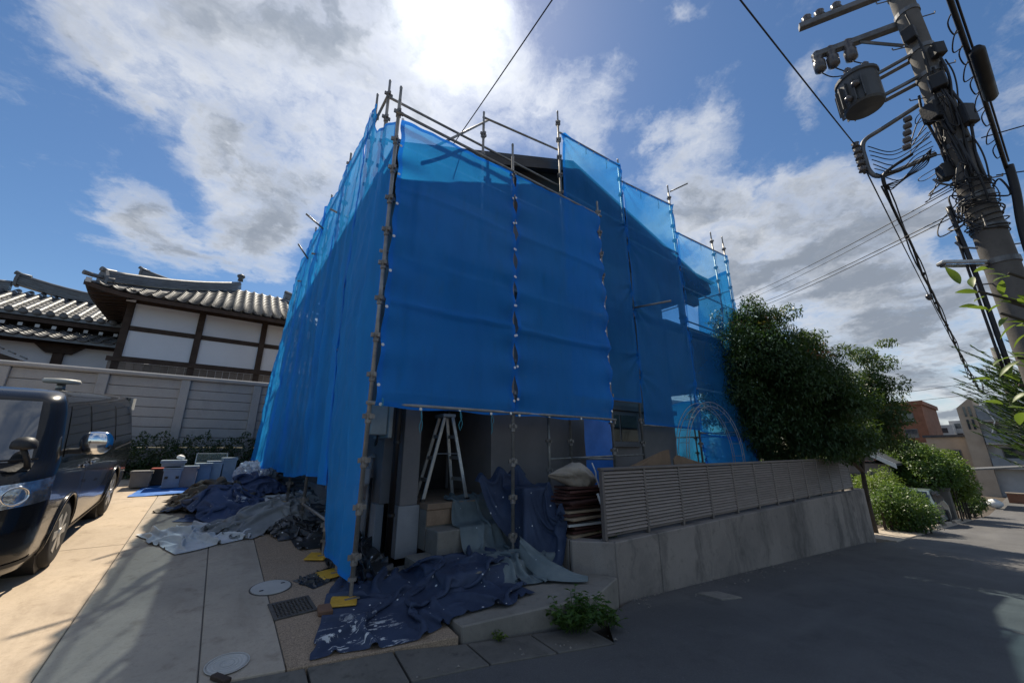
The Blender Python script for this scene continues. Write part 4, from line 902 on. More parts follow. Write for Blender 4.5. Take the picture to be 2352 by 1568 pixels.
CLOTH = {
    'heap_a': cloth_solve(40, 40, 1.5, 1.5, folds(1, 1.5, 1.5, .56, .14, 20, 17, .45), heaped(.20, .32, .05), 130),
    'heap_b': cloth_solve(44, 44, 1.9, 1.9, folds(5, 1.9, 1.9, .55, .17, 24, 14, .55), heaped(.22, .45, .1, .1), 130),
    'heap_d': cloth_solve(38, 46, 1.6, 2.0, folds(13, 1.6, 2.0, .56, .17, 15, 22, .55), heaped(.24, .45, .1, .15), 130),
    'spread_h': cloth_solve(44, 40, 1.6, 1.3, folds(21, 1.6, 1.3, .80, .06, 19, 15, .16), flat0, 110),
    'spread_i': cloth_solve(44, 42, 1.9, 1.7, folds(27, 1.9, 1.7, .70, .09, 23, 17, .24), flat0, 120),
    'strip_j': cloth_solve(34, 70, 1.35, 3.6, folds(33, 1.35, 3.6, .70, .10, 15, 38, .25), flat0, 120),
    'front': cloth_solve(60, 46, 2.75, 1.85, quad_init([(.82,3.55),(2.85,3.55),(3.15,4.75),(1.5,4.9)], lambda u, v: .42+.10*math.sin(u*16+2*nz(u*2, v*2, 2))+.09*math.sin(v*13+u*5)+.06*nz(u*5, v*5, 3)+.25*u*v, .05, 5), hf_steps, 140),
    'stairs': cloth_solve(40, 60, 1.5, 2.6, quad_init([(2.80,3.90),(3.65,3.70),(4.0,5.6),(2.95,5.6)], lambda u, v: .55+.62*v+.09*math.sin(u*19+2*nz(u*2, v*2, 12))+.08*math.sin(v*15+u*5)+.05*nz(u*5, v*5, 13), .05, 15), hf_steps, 140),
    'hung': cloth_solve(40, 52, 1.05, 1.75, quad_init([(3.1,3.75),(3.98,3.75),(3.98,5.0),(3.1,5.0)], lambda u, v: 1.3+.07*math.sin(u*17)+.05*math.sin(v*12+u*4)+.04*nz(u*4, v*4, 21)-.1*(1-u), 0, 1), hf_pile, 130, pin=lambda u, v: v > .93),
}
def draped(name, label, mat, n, at=None, rz=0, sc=(1, 1, 1), cat='dust sheet', group='dust sheets heaped on the driveway'):
    P = CLOTH[n].copy()
    if at is not None:
        P[..., :2] -= P[..., :2].mean((0, 1)); c, s_ = math.cos(rz), math.sin(rz); X_ = P[..., 0]*sc[0]; Y_ = P[..., 1]*sc[1]; Z_ = P[..., 2]*sc[2]
        P = np.stack([at[0]+c*X_-s_*Y_, at[1]+s_*X_+c*Y_, Z_], -1); P[..., 2] += .09*(P[..., 1]-2.4)
    ny, nx = P.shape[:2]; me = bpy.data.meshes.new(name); idx = np.arange(ny*nx).reshape(ny, nx)
    F = np.stack([idx[:-1, :-1], idx[:-1, 1:], idx[1:, 1:], idx[1:, :-1]], -1).reshape(-1, 4)
    me.from_pydata(P.reshape(-1, 3).tolist(), [], F.tolist()); me.polygons.foreach_set('use_smooth', [True]*len(me.polygons)); me.materials.append(mat)
    return tag(link(name, me), label, cat, group)
# ================================================================== van
van = thing('parked_van', 'black van parked at the left edge with chrome mirror and grille', 'van', (0, 0, 0))
VANLOC = Vector((-2.02, 5.45, zd(5.45))); van.location = VANLOC
VM = Matrix.Rotation(math.atan(.09), 4, 'X')
def vl(name, mb, mat, par=None, smooth=False, bevel=0):
    me = mb.mesh(name, mat, smooth, bevel)
    if par is None: return link(name, me, van, VM.copy())
    return link(name, me, par, Matrix.Identity(4))
def car_paint(name, c):
    m, t, b = newmat(name); p = pos(t); n = t.noise(p, 2.0, 3)
    t.put(b.inputs['Base Color'], t.mix(t.rng(n, .3, .7), c, tuple(x*.8 for x in c))); b.inputs['Roughness'].default_value = .22; b.inputs['Specular IOR Level'].default_value = .3
    b.inputs['Coat Weight'].default_value = .45; b.inputs['Coat Roughness'].default_value = .02; b.inputs['Metallic'].default_value = .0
    bump(t, b, t.noise(p, 1.5, 2), .04, .02); return m
m_vblack = car_paint('black car paint', (.010,.011,.013)); m_chrome = M('chrome', (.80,.81,.83), .07, .03, 3, metal=1.0, bmp=0)
m_rub = M('tyre rubber', (.022,.021,.02), .85, .2, 8); m_plb = M('black plastic', (.02,.02,.021), .55, .2, 6)
m_vglass = glass('privacy glass', (.008,.009,.010), .02); m_lens = M('lamp lens', (.72,.75,.78), .16, .45, 14, metal=.85, bmp=1.0, bscale=16, c2=(.22,.24,.26))
ZL = [.22,.30,.45,.62,.75,.95,1.05,1.12,1.17,1.23,1.44,1.66,1.76,1.83,1.865]
Y0 = [.20,.07,.0,.0,.03,.06,.10,.17,.24,.28,.40,.52,.58,.70,.92]
WW = [.77,.81,.835,.845,.848,.848,.845,.842,.838,.825,.795,.755,.725,.675,.58]
RF = [.30,.32,.34,.34,.34,.32,.30,.28,.25,.22,.18,.15,.15,.15,.15]
BO = [.07,.10,.12,.12,.11,.10,.10,.10,.10,.10,.09,.08,.07,.06,.03]
Y1 = [4.62,4.66,4.68,4.68,4.66,4.64,4.63,4.62,4.61,4.60,4.56,4.52,4.50,4.44,4.32]
I = lambda T, z: float(np.interp(z, ZL, T))
def Bp(u, z):
    """body surface, u metres round the outline from the nose centre (one side)"""
    w, r, y0 = I(WW, z), I(RF, z), I(Y0, z); a = w-r
    if u <= a: x = u; y = 0
    elif u <= a+r*math.pi/2:
        t = (u-a)/r; x = a+r*math.sin(t); y = r*(1-math.cos(t))
    else: x = w; y = r+u-a-r*math.pi/2
    return Vector((x, y0+y+I(BO, z)*(min(x, w)/w)**2, z))
def uy(y, z): w, r = I(WW, z), I(RF, z); return y-I(Y0, z)-I(BO, z)-r+(w-r)+r*math.pi/2
zs = sorted(set(list(np.linspace(.22, 1.17, 26))+list(np.linspace(1.17, 1.865, 20))))
us = list(np.linspace(0, .5, 7))+list(np.linspace(.54, 1.05, 14)); side = list(np.linspace(0.02, 1, 95))
WH = [(1.27, .345), (3.72, .345)]; AR = .40
def ring(z):
    P = []
    w, r = I(WW, z), I(RF, z); ustart = (w-r)+r*math.pi/2
    for k in range(7): P.append(Bp((w-r)*k/7, z))
    for k in range(9): P.append(Bp((w-r)+r*math.pi/2*k/8, z))
    ys = P[-1].y; ye = I(Y1, z)-.10
    for k in range(1, 90): P.append(Vector((w, ys+(ye-ys)*k/89, z)))
    for k in range(1, 5): t = k/4*math.pi/2; P.append(Vector((w-.1*(1-math.cos(t)), ye+.1*math.sin(t), z)))
    for k in range(1, 6): P.append(Vector(((w-.1)*(1-k/5), ye+.1, z)))
    return P
rings = [ring(z) for z in zs]; n = len(rings[0])
body = MB()
for sgn in (1, -1):
    V = [Vector((sgn*p.x, p.y, p.z)) for R_ in rings for p in R_]; F = []
    for i in range(len(zs)-1):
        for k in range(n-1):
            a = rings[i][k]; c = (rings[i][k]+rings[i+1][k+1])/2
            if abs(c.x) > .7 and any((c.y-wy)**2+(c.z-wz)**2 < AR**2 for wy, wz in WH): continue
            q_ = (i*n+k, i*n+k+1, (i+1)*n+k+1, (i+1)*n+k); F.append(q_ if sgn > 0 else q_[::-1])
    body.add(V, F)
topo = rings[-1]; body.add([Vector((p.x, p.y, p.z)) for p in topo]+[Vector((-p.x, p.y, p.z)) for p in topo]+[Vector((0, p.y, p.z+.012)) for p in topo],
    [(k, k+1, 2*n+k+1, 2*n+k) for k in range(n-1)]+[(n+k+1, n+k, 2*n+k, 2*n+k+1) for k in range(n-1)])
vb = vl('body', body, m_vblack, smooth=True)
vl('underbody', MB().span((-.70, .3, .2), (.70, 4.5, .75)), m_plb)
def patch(pts, nu=10, nv=8, eps=.006, sgn=1, mode='side'):
    """pts: 4 corners (a,z) bottom-left, bottom-right, top-right, top-left; a = y for side, u for front"""
    def f(u, v):
        a = lerp(lerp(pts[0][0], pts[1][0], u), lerp(pts[3][0], pts[2][0], u), v); z = lerp(lerp(pts[0][1], pts[1][1], u), lerp(pts[3][1], pts[2][1], u), v)
        if mode == 'side': return (sgn*(I(WW, z)+eps), a, z)
        s_ = 1 if a >= 0 else -1; p = Bp(abs(a), z); p1 = Bp(abs(a)+.004, z); t_ = (p1-p).normalized(); nn_ = Vector((t_.y, -t_.x, 0)); p = p+nn_*eps
        return (s_*p.x, p.y, p.z)
    return MB().grid(nu, nv, f)
wsg = glass('windshield glass', (.03,.035,.04), .02); wsg.node_tree.nodes['Principled BSDF'].inputs['IOR'].default_value = 2.0
vl('windshield', patch([(-.70,1.19),(.70,1.19),(.60,1.74),(-.60,1.74)], 24, 10, .006, mode='front'), wsg, smooth=True)
vl('cowl', patch([(-.72,1.12),(.72,1.12),(.72,1.185),(-.72,1.185)], 24, 3, .008, mode='front'), m_plb, smooth=True)
for sgn in (1, -1):
    for q_ in ([(.66,1.20),(1.62,1.19),(1.60,1.70),(.92,1.70)], [(1.72,1.19),(3.02,1.19),(3.0,1.70),(1.70,1.70)], [(3.12,1.19),(4.42,1.19),(4.34,1.68),(3.10,1.70)]):
        vl('side_window', patch(q_, 8, 6, .005, sgn), m_vglass, smooth=True)
    hl = vl('headlight', patch([(sgn*.42,.80),(sgn*1.02,.84),(sgn*.98,1.05),(sgn*.44,1.0)], 14, 6, .012, mode='front'), m_lens, smooth=True)
    for uu, rr_ in ((.53, .085), (.72, .075)): vl('lamp_reflector', MB().tube([(sgn*(Bp(uu, .92).x+rr_*.9*math.cos(t)), Bp(uu+rr_*.9*math.cos(t), .92).y-.014, .92+rr_*math.sin(t)) for t in np.linspace(0, 2*math.pi, 22)], .010, 6, caps=False), m_chrome, hl, smooth=True)
    vl('fog_lamp', MB().lathe(Vector((sgn*Bp(.62, .42).x, Bp(.62, .42).y-.012, .42)), [(.085,.012),(.08,-.008),(.01,-.012)], 16, axis='Y'), m_lens, smooth=True)
    vl('bumper_trim', patch([(sgn*.30,.30),(sgn*1.10,.30),(sgn*1.06,.335),(sgn*.30,.335)], 14, 2, .01, mode='front'), m_plb)
    vl('sill_trim', patch([(1.70,.235),(3.28,.235),(3.28,.29),(1.70,.29)], 8, 2, .012, sgn), m_plb)
    vl('door_seam', patch([(1.655,.34),(1.667,.34),(1.667,1.74),(1.655,1.74)], 1, 12, .003, sgn), m_plb); vl('door_seam', patch([(3.055,.55),(3.067,.55),(3.067,1.74),(3.055,1.74)], 1, 12, .003, sgn), m_plb)
    vl('slide_rail', patch([(3.1,1.05),(4.45,1.05),(4.45,1.08),(3.1,1.08)], 6, 1, .008, sgn), m_plb)
    for y in (1.50, 1.82): vl('door_handle', MB().box((sgn*(I(WW, 1.02)+.018), y, 1.02), (.03, .16, .035)), m_chrome, bevel=.008)
    for wy, wz in WH:
        ar = MB(); ar.tube([(sgn*(I(WW, wz+AR*math.sin(t))+.003), wy+AR*math.cos(t), wz+AR*math.sin(t)) for t in np.linspace(-.28, math.pi+.28, 26)], .018, 6); vl('wheel_arch', ar, m_vblack, smooth=True)
        vl('wheel_housing', MB().lathe((sgn*.58, wy, wz), [(.41,-.16),(.41,.2)], 20, axis='X'), m_plb)
        w = link('wheel', MB().lathe((0,0,0), [(.22,-.10),(.30,-.105),(.335,-.085),(.342,-.03),(.342,.03),(.335,.085),(.30,.105),(.215,.10)], 32, axis='X').mesh('wheel', m_rub, True), van, VM @ Matrix.Translation((sgn*.735, wy, wz)))
        rm = MB(); rm.lathe((sgn*.075, 0, 0), [(.22,-.03),(.225,.012),(.20,.02),(.195,-.02)] if sgn > 0 else [(.22,.03),(.225,-.012),(.20,-.02),(.195,.02)], 28, axis='X')
        for k in range(6):
            a = k*math.pi/3; d = Vector((0, math.cos(a), math.sin(a))); s_ = Vector((0, -math.sin(a), math.cos(a)))
            o0 = Vector((sgn*.085, 0, 0)); rm.extr([o0+d*.03-s_*.03, o0+d*.20-s_*.045, o0+d*.20+s_*.045, o0+d*.03+s_*.03], (sgn*.018, 0, 0))
        rm.lathe((sgn*.10, 0, 0), [(.05,-.012),(.045,.012)], 14, axis='X'); link('rim', rm.mesh('rim', m_alu), w, Matrix.Identity(4))
        link('brake_disc', MB().lathe((sgn*.03, 0, 0), [(.19,-.01),(.19,.01)], 20, axis='X').mesh('brake_disc', m_plb), w, Matrix.Identity(4))
    mr = MB(); mr.grid(14, 10, lambda u, v: (sgn*(1.02+.13*math.cos(u*2*math.pi)*math.sin(v*math.pi)**.6), .80+.075*math.sin(u*2*math.pi)*math.sin(v*math.pi)**.6, 1.33-.12*math.cos(v*math.pi)))
    mo = vl('side_mirror', mr, m_chrome, smooth=True); vl('mirror_arm', MB().span((min(sgn*.80, sgn*.93), .78, 1.22), (max(sgn*.80, sgn*.93), .85, 1.27)), m_plb, mo, bevel=.01)
gl = vl('grille', patch([(-.40,.80),(.40,.80),(.40,1.0),(-.40,1.0)], 20, 4, .012, mode='front'), m_plb, smooth=True)
for z in (.83, .89, .95): vl('grille_bar', patch([(-.40,z),(.40,z),(.40,z+.028),(-.40,z+.028)], 20, 1, .022, mode='front'), m_chrome, gl)
vl('bumper_intake', patch([(-.45,.36),(.45,.36),(.48,.52),(-.48,.52)], 16, 3, .006, mode='front'), m_plb)
um = MB().lathe((.66, .22, 1.34), [(.004,.085),(.05,.075),(.08,.04),(.085,0),(.08,-.02),(.02,-.03)], 16); um.tube([(.66, .22, 1.32), (.69, .27, 1.22), (.70, .31, 1.12)], .022, 8)
vl('under_mirror', um, m_plb, smooth=True)
for s_ in (-.25, .35): vl('wiper', MB().tube([(s_, .235, 1.185), (s_+.06, .255, 1.20), (s_+.40, .29, 1.225)], .009, 5), m_plb)
sp = vl('rear_spoiler', MB().extr([(-.70, 4.28, 1.84), (.70, 4.28, 1.84), (.74, 4.75, 1.83), (-.74, 4.75, 1.83)], (0, 0, -.05)), m_vblack, bevel=.012)
for s_ in (-1, 1): vl('spoiler_end', MB().span((s_*.72-.03, 4.45, 1.62), (s_*.72+.03, 4.76, 1.825)), m_cream, sp)
rv = vl('roof_vent', MB().lathe((.30, 2.35, 1.87), [(.05,0),(.04,.10)], 12), m_alu, smooth=True)
vl('vent_cap', MB().lathe((.30, 2.35, 1.97), [(.02,-.01),(.16,-.01),(.18,.02),(.16,.05),(.02,.06)], 18), m_cream, rv, smooth=True)
m_vtail = M('red tail lamp', (.35,.02,.015), .15, .1); 
for s_ in (-1, 1): vl('tail_lamp', MB().span((s_*.72-.06, 4.62, .75), (s_*.72+.06, 4.67, 1.15)), m_vtail)
# ================================================================== dust sheets
def sheetmat(name, c, c2, flecks=.0, patchc=None, rough=.75, sheen=0):
    m, t, b = newmat(name); p = pos(t, 'world'); n1 = t.noise(p, 3, 5, .6); n2 = t.noise(p, 60, 3)
    cc = t.mix(t.rng(n1, .35, .65), c, c2)
    if flecks:
        v = t.voro(p, 13.0); vc = t.voro(p, 13.0, out='Color'); sx = t.node('ShaderNodeSeparateColor'); t.put(sx.inputs[0], vc)
        rad = t.m('MULTIPLY', t.m('POWER', sx.outputs[0], 4.0), .20*flecks)
        cc = t.mix(t.rng(t.m('SUBTRACT', rad, t.m('ADD', v, t.m('MULTIPLY', n2, .05))), -.03, .0), cc, (.62,.64,.66))
    if patchc:
        d = t.v('DISTANCE', t.v('MULTIPLY', p, (1, 1, .2)), (patchc[0], patchc[1], 0), out=1)
        f = t.m('MULTIPLY', t.rng(d, patchc[2], patchc[2]*.4), t.rng(t.noise(t.scalev(p, (6, 14, 1)), 1.0, 7, .68, .3), .545, .60)); cc = t.mix(f, cc, (.60,.62,.63))
    t.put(b.inputs['Base Color'], cc); b.inputs['Roughness'].default_value = rough
    bump(t, b, t.m('ADD', t.noise(p, 9, 4, .6, .8), t.m('MULTIPLY', n2, .12)), .28, .015); return m
m_navy = sheetmat('navy dust sheet', (.022,.036,.078), (.034,.054,.106), 1.0, (1.22, 3.66, .50)); m_navy2 = sheetmat('navy dust sheet worn', (.036,.058,.13), (.058,.088,.175), .7, (.55, 8.6, .35))
m_gcloth = sheetmat('light grey sheet', (.62,.64,.65), (.48,.50,.51), .3); m_gcl2 = sheetmat('grey sheet', (.21,.215,.215), (.30,.305,.30), .8)
m_brn = sheetmat('brown sheet', (.085,.07,.052), (.14,.12,.095), .5); m_blk = sheetmat('black plastic sheet', (.022,.023,.025), (.035,.036,.038), 1.2, rough=.3)
m_ggrn = sheetmat('grey green sheet', (.11,.145,.16), (.16,.195,.205), .9); m_dgry = sheetmat('dark grey sheet', (.075,.08,.085), (.11,.115,.12), .7)
def crump(x, y, s, fr, ang):
    c, n_ = math.cos(ang), math.sin(ang); a = (c*x+n_*y)*fr*1.5; b = (-n_*x+c*y)*fr*.55
    wx = .55*nz(x*fr*.7, y*fr*.7, s+20); a += wx; b += wx
    r1 = 1-abs(nz(a, b, s))*2.1; r2 = 1-abs(nz(a*2.1+3, b*2.1, s+5))*2.1; r3 = 1-abs(nz(a*4.6, b*4.6+1, s+9))*2.1
    return max(0, r1)*.46+max(0, r2)*.34+max(0, r3)*.20
def cloth(name, label, mat, corners, hf, amp, fr, seed, ang=0, mound=0, n=130, jag=.16, cat='dust sheet', group='dust sheets heaped on the driveway', top=None, thick=.008):
    c = [Vector((*p, 0)) for p in corners]
    def f(u, v):
        uu = u+.5*jag*nz(v*4, seed, 3)*(4*(u-.5)**2); vv = v+.5*jag*nz(u*4, seed, 8)*(4*(v-.5)**2)
        p = (c[0].lerp(c[1], uu)).lerp(c[3].lerp(c[2], uu), vv)
        bx = jag*fbm(u*3+seed, v*3, 1.5); by = jag*fbm(u*3, v*3+seed, 4.5); x, y = p.x+bx, p.y+by
        e = min(u, 1-u, v, 1-v); k = .12+.88*smoothf(0, .22, e); m_ = mound*smoothf(0, .42, e)*(.7+.6*nz(x*1.3, y*1.3, seed+2))
        h = amp*1.35*k*crump(x, y, seed, fr*1.5, ang)+m_+.03*k*(fbm(x*2.2, y*2.2, seed+6)+.5)
        s_ = h*.5*math.sin(seed+6*nz(x*2, y*2, seed))
        return (x+s_*.5, y+s_*.35, hf(x, y)+thick+max(h, 0))
    o = MB().grid(n, n, f).build(name, mat, smooth=True)
    return tag(o, label, cat, group)
EG = 'dust sheets at the entrance'
draped('dust_sheet', 'pale grey dust sheet crumpled alone in front of the heap', m_gcloth, 'spread_h', (.08, 7.32), .45, (.76, 1.08, 1.5))
draped('dust_sheet', 'brown dust sheet at the back of the heap near the blue ground sheet', m_brn, 'heap_b', (.20, 9.6), .4, (.95, 1.0, 1.4))
draped('dust_sheet', 'navy dust sheet with paint stains in the middle of the heap', m_navy2, 'heap_d', (.36, 8.72), .6, (.98, 1.12, 1.35))
draped('dust_sheet', 'navy dust sheet bunched behind the brown one below the side net', m_navy2, 'heap_a', (.75, 10.25), 2.1, (1.25, 1.5, 1.5))
draped('dust_sheet', 'flat navy dust sheet with one pointed corner left of the heap', m_navy2, 'spread_h', (.22, 8.35), -.5, (.62, .55, .8))
draped('dust_sheet', 'mid grey dust sheet twisted beside the navy one', m_gcl2, 'heap_b', (1.02, 7.75), 2.2, (.85, 1.35, 1.0))
draped('dust_sheet', 'pale grey dust sheet lying flat under the scaffold side', m_gcloth, 'spread_h', (1.42, 9.45), 1.5, (1.2, .8, .8))
draped('dust_sheet', 'brown dust sheet tangled under the edge of the navy heap', m_brn, 'heap_a', (-.02, 9.2), 1.0, (.85, .85, 1.0))
draped('dust_sheet', 'dark grey sheet spread along the house foot at the back', m_dgry, 'strip_j', (1.55, 11.2), 0, (.85, 1.2, .8))
draped('dust_sheet', 'grey sheet with pale flecks behind the side posts', m_gcl2, 'spread_i', (1.55, 9.0), .4, (.55, .9, 1.2))
draped('plastic_sheet', 'black plastic sheet crumpled round the side scaffold posts', m_blk, 'strip_j', (1.52, 7.5), .06, (.85, 1.0, 1.15))
draped('plastic_sheet', 'black plastic sheet with white flecks between net and house corner', m_blk, 'spread_i', (1.66, 5.55), 1.5, (1.15, .48, 1.4))
draped('plastic_sheet', 'small dark plastic corner poking out onto the driveway by the net', m_blk, 'spread_h', (1.20, 5.08), .5, (.34, .30, .55))
draped('plastic_sheet', 'shiny black plastic scrap at the end of the grey sheet', m_blk, 'heap_a', (1.12, 7.05), .3, (.55, .8, .8))
draped('dust_sheet', 'large navy dust sheet with white paint splashes below the porch steps', m_navy, 'front', group=EG)
draped('dust_sheet', 'grey-green dust sheet running from the porch floor down the steps', m_ggrn, 'stairs', group=EG)
draped('dust_sheet', 'navy dust sheet hung upright over the left end of the timber pile', m_navy, 'hung', group=EG)
def hf_slab(x, y): return .155+.012*(y-3.3)
def trail(u, v):
    a = Vector((3.25, 4.15, .42)).lerp(Vector((3.66, 3.42, .165)), u); w = .26*(1-u)**.6*math.sin(math.pi*min(1, .35+.65*(1-u)))+.02; s_ = (v-.5)*2
    r_ = .5+.5*math.sin(s_*7+3*u+nz(u*4, s_*2, 5)*3); hgt = (.10+.16*(1-u))*(1-s_*s_)+.045*r_*(1-.4*u)*(1-abs(s_)**3)
    return (a.x+w*s_*.85+.02*nz(u*5, s_*3, 2), a.y+w*s_*.55, max(hf_slab(a.x, a.y)+.012, a.z*(1-u)+hf_slab(a.x, a.y)*u-.12*(1-u)+hgt*(.9-.4*u)))
tag(MB().grid(70, 50, trail).build('dust_sheet', m_ggrn, smooth=True), 'grey-green sheet corner trailing over the slab towards the kerb', 'dust sheet', EG)
# ================================================================== boxes on a blue ground sheet
m_bsheet = M('bright blue tarpaulin', (.03,.17,.55), .5, .15, 3, mode='world', bmp=.3, bscale=15)
o = MB().grid(60, 30, lambda u, v: (lambda x, y: (x, y, zd(y)+.012+.03*max(0, fbm(x*4, y*4, 2))+.03*max(0, nz(x*1.5, y*5))))(lerp(lerp(-1.12, .35, u), lerp(-.98, .9, u), v), lerp(lerp(10.55, 10.55, u), lerp(11.9, 12.0, u), v))).build('ground_sheet', m_bsheet, smooth=True)
solo(o, 'bright blue plastic sheet spread under the storage boxes', 'ground sheet')
def hf_bag(x, y): return zd(y)
o = MB().grid(40, 30, lambda u, v: (lambda x, y: (x, y, zd(y)+.012+.05*max(0, fbm(x*4, y*4, 6))+.12*u*v))(lerp(.55, 1.3, u), lerp(10.7+.5*u, 11.9, v))).build('ground_sheet', m_bsheet, smooth=True)
solo(o, 'bright blue plastic sheet under the white bag near the scaffold', 'ground sheet')
m_bx = {'grey': M('grey crate plastic', (.17,.17,.165), .6, .2, 5), 'blue': M('slate blue box', (.20,.27,.36), .5, .2, 4), 'dk': M('black crate', (.03,.03,.033), .6, .2, 4), 'clear': M('pale blue tub', (.36,.45,.52), .35, .2, 5), 'taupe': M('taupe box', (.25,.225,.23), .6, .2, 4), 'red': M('red lid', (.40,.06,.04), .5, .2, 4)}
def crate(label, x, y, w, d, h, mt, lid=None, rz=0, z0=0, tape=False):
    y += .40; w *= 1.1; d *= 1.0; h *= 1.12; z0 *= 1.12; t = thing('storage_box', label, 'box', (x, y, zd(y)+.012+z0), 'storage boxes on the blue sheet'); R4 = Matrix.Rotation(rz, 4, 'Z')
    b = MB(); k = .92
    b.add([(-w/2*k,-d/2*k,0),(w/2*k,-d/2*k,0),(w/2*k,d/2*k,0),(-w/2*k,d/2*k,0),(-w/2,-d/2,h),(w/2,-d/2,h),(w/2,d/2,h),(-w/2,d/2,h)], [(3,2,1,0),(0,1,5,4),(1,2,6,5),(2,3,7,6),(3,0,4,7),(4,5,6,7)])
    link('body', b.mesh('body', mt, bevel=.008), t, R4.copy())
    r = MB(); r.box((0,-d/2-.006,h-.02), (w+.03,.014,.03)); r.box((0,d/2+.006,h-.02), (w+.03,.014,.03)); r.box((-w/2-.006,0,h-.02), (.014,d,.03)); r.box((w/2+.006,0,h-.02), (.014,d,.03)); link('rim', r.mesh('rim', mt), t, R4.copy())
    if lid: link('lid', MB().box((0,0,h+.014), (w+.03,d+.03,.024)).mesh('lid', lid, bevel=.006), t, R4.copy())
    if tape:
        for s_ in (-1, 1): link('latch', MB().box((s_*w*.3,-d/2-.004,h*.55), (w*.18,.014,.05)).mesh('latch', m_dark), t, R4.copy())
    return t
crate('weathered grey crate at the left end of the blue sheet', -1.08, 11.25, .30, .42, .27, m_bx['grey'], m_bx['grey'])
crate('black crate with a red lid behind the blue box', -.82, 11.45, .24, .4, .29, m_bx['dk'], m_bx['red'])
crate('slate blue box with dark latches at the front', -.58, 11.0, .27, .4, .34, m_bx['blue'], m_bx['clear'], .05, tape=True)
crate('taupe upright box beside the latched blue box', -.30, 10.98, .25, .3, .37, m_bx['taupe'], m_bx['clear'], -.04)
crate('slate blue box standing behind the taupe one', -.08, 11.35, .26, .4, .38, m_bx['blue'], m_bx['clear'], .1)
crate('pale blue tub in the middle row', .13, 11.55, .27, .36, .40, m_bx['clear'], m_bx['blue'])
crate('pale blue tub at the right end of the row', .40, 11.60, .24, .36, .46, m_bx['clear'], m_bx['clear'], .1)
crate('small slate blue tray set on top of the latched box', -.60, 11.05, .36, .4, .10, m_bx['blue'], m_bx['clear'], .02, z0=.375)
o = MB().grid(12, 10, lambda u, v: (-.50+.075*math.cos(u*2*math.pi)*math.sin(v*math.pi), 11.4+.06*math.sin(u*2*math.pi)*math.sin(v*math.pi), zd(11.4)+.63-.05*math.cos(v*math.pi)+.01*math.sin(5*u))).build('plastic_bag', m_white, smooth=True); solo(o, 'small white bundle on top of the boxes', 'bundle')
sc_ = thing('insect_screen', 'framed insect screen leaning behind the boxes', 'screen', (.0, 12.2, zd(12.2)))
for a, b in (((-.25,12.2,0),(.35,12.2,0)), ((-.25,12.3,.62),(.35,12.3,.62)), ((-.25,12.2,0),(-.25,12.3,.62)), ((.35,12.2,0),(.35,12.3,.62))):
    MB().tube([Vector(a)+Vector((0,0,zd(12.2)+.01)), Vector(b)+Vector((0,0,zd(12.2)+.01))], .014, 4).build('frame', m_alu, sc_)
def mesh_mat():
    m, t, b = newmat('fine insect mesh'); out = t.n['Material Output']; b.inputs['Base Color'].default_value = (.22,.26,.22,1); p = pos(t); b.inputs['Roughness'].default_value = .8
    tr = t.node('ShaderNodeBsdfTransparent'); w = t.node('ShaderNodeMixShader'); t.put(w.inputs[0], t.rng(t.noise(p, 40), .3, .7, .4, .55)); t.l.new(b.outputs[0], w.inputs[1]); t.l.new(tr.outputs[0], w.inputs[2]); t.l.new(w.outputs[0], out.inputs[0]); return m
MB().add([(-.24,12.2,zd(12.2)+.02),(.34,12.2,zd(12.2)+.02),(.34,12.295,zd(12.2)+.62),(-.24,12.295,zd(12.2)+.62)], [(0,1,2,3)]).build('mesh_panel', mesh_mat(), sc_)
# tray and white bag
tr_ = thing('paint_tray', 'dark paint tray with a white roller at the sheet edge', 'paint tray', (.15, 10.75, zd(10.75)+.02))
link('tray', MB().prism([(-.18,-.12),(.18,-.12),(.16,.12),(-.16,.12)], 0, .07).mesh('tray', m_bx['dk'], bevel=.01), tr_, Matrix.Identity(4)); link('roller', MB().tube([(-.15,-.02,.1),(.12,0,.11)], .025, 8).mesh('roller', m_white, True), tr_, Matrix.Identity(4))
m_bag = sheetmat('white translucent plastic', (.62,.64,.68), (.40,.42,.46), 0, rough=.25)
def bag(u, v):
    a = u*2*math.pi; r = math.sin(v*math.pi)**.7; x = .95+.42*math.cos(a)*r; y = 11.35+.42*math.sin(a)*r; z = zd(y)+.03+.22*(1-math.cos(v*math.pi))
    k = 1+.30*(crump(x*2+z, y*2-z, 3, 3.2, .5)-.4); return (.95+(x-.95)*k, 11.35+(y-11.35)*k, max(zd(y)+.015, zd(11.35)+(z-zd(11.35))*(.75+.5*crump(x, y+z, 5, 4, .2))))
solo(MB().grid(70, 50, bag).build('plastic_bag', m_bag, smooth=False), 'crumpled heap of white plastic sheeting beside the boxes', 'plastic bag')
# ================================================================== timber pile, sack, boards, arch
m_tred = M('reddish stained timber', (.085,.032,.026), .7, .4, 5, rnd=.3); m_tpal = M('pale timber', (.36,.27,.18), .75, .25, 5)
rs = random.Random(8)
for k in range(16):
    z = .47+.042*k; a = rs.uniform(-.10, .10); mt = m_tpal if k in (1, 6, 8) else (m_white if k == 4 else m_tred)
    o = MB().box((4.27+rs.uniform(-.05, .03), 4.02+rs.uniform(-.03, .05), z), (rs.uniform(.62, .85), rs.uniform(.22, .42), .030), Matrix.Rotation(a, 3, 'Z') @ Matrix.Rotation(rs.uniform(-.03, .03), 3, 'Y')).build('timber_plank', mt, bevel=.003)
    od = ['lowest', 'second', 'third', 'fourth', 'fifth', 'sixth', 'seventh', 'eighth', 'ninth', 'tenth', 'eleventh', 'twelfth', 'thirteenth', 'fourteenth', 'fifteenth', 'topmost'][k]
    tag(o, {m_tpal: 'pale', m_white: 'white'}.get(mt, 'dark reddish')+' plank, '+od+(' in' if k in (0, 15) else ' from the bottom in')+' the timber pile beside the fence', 'plank', 'planks in the timber pile')
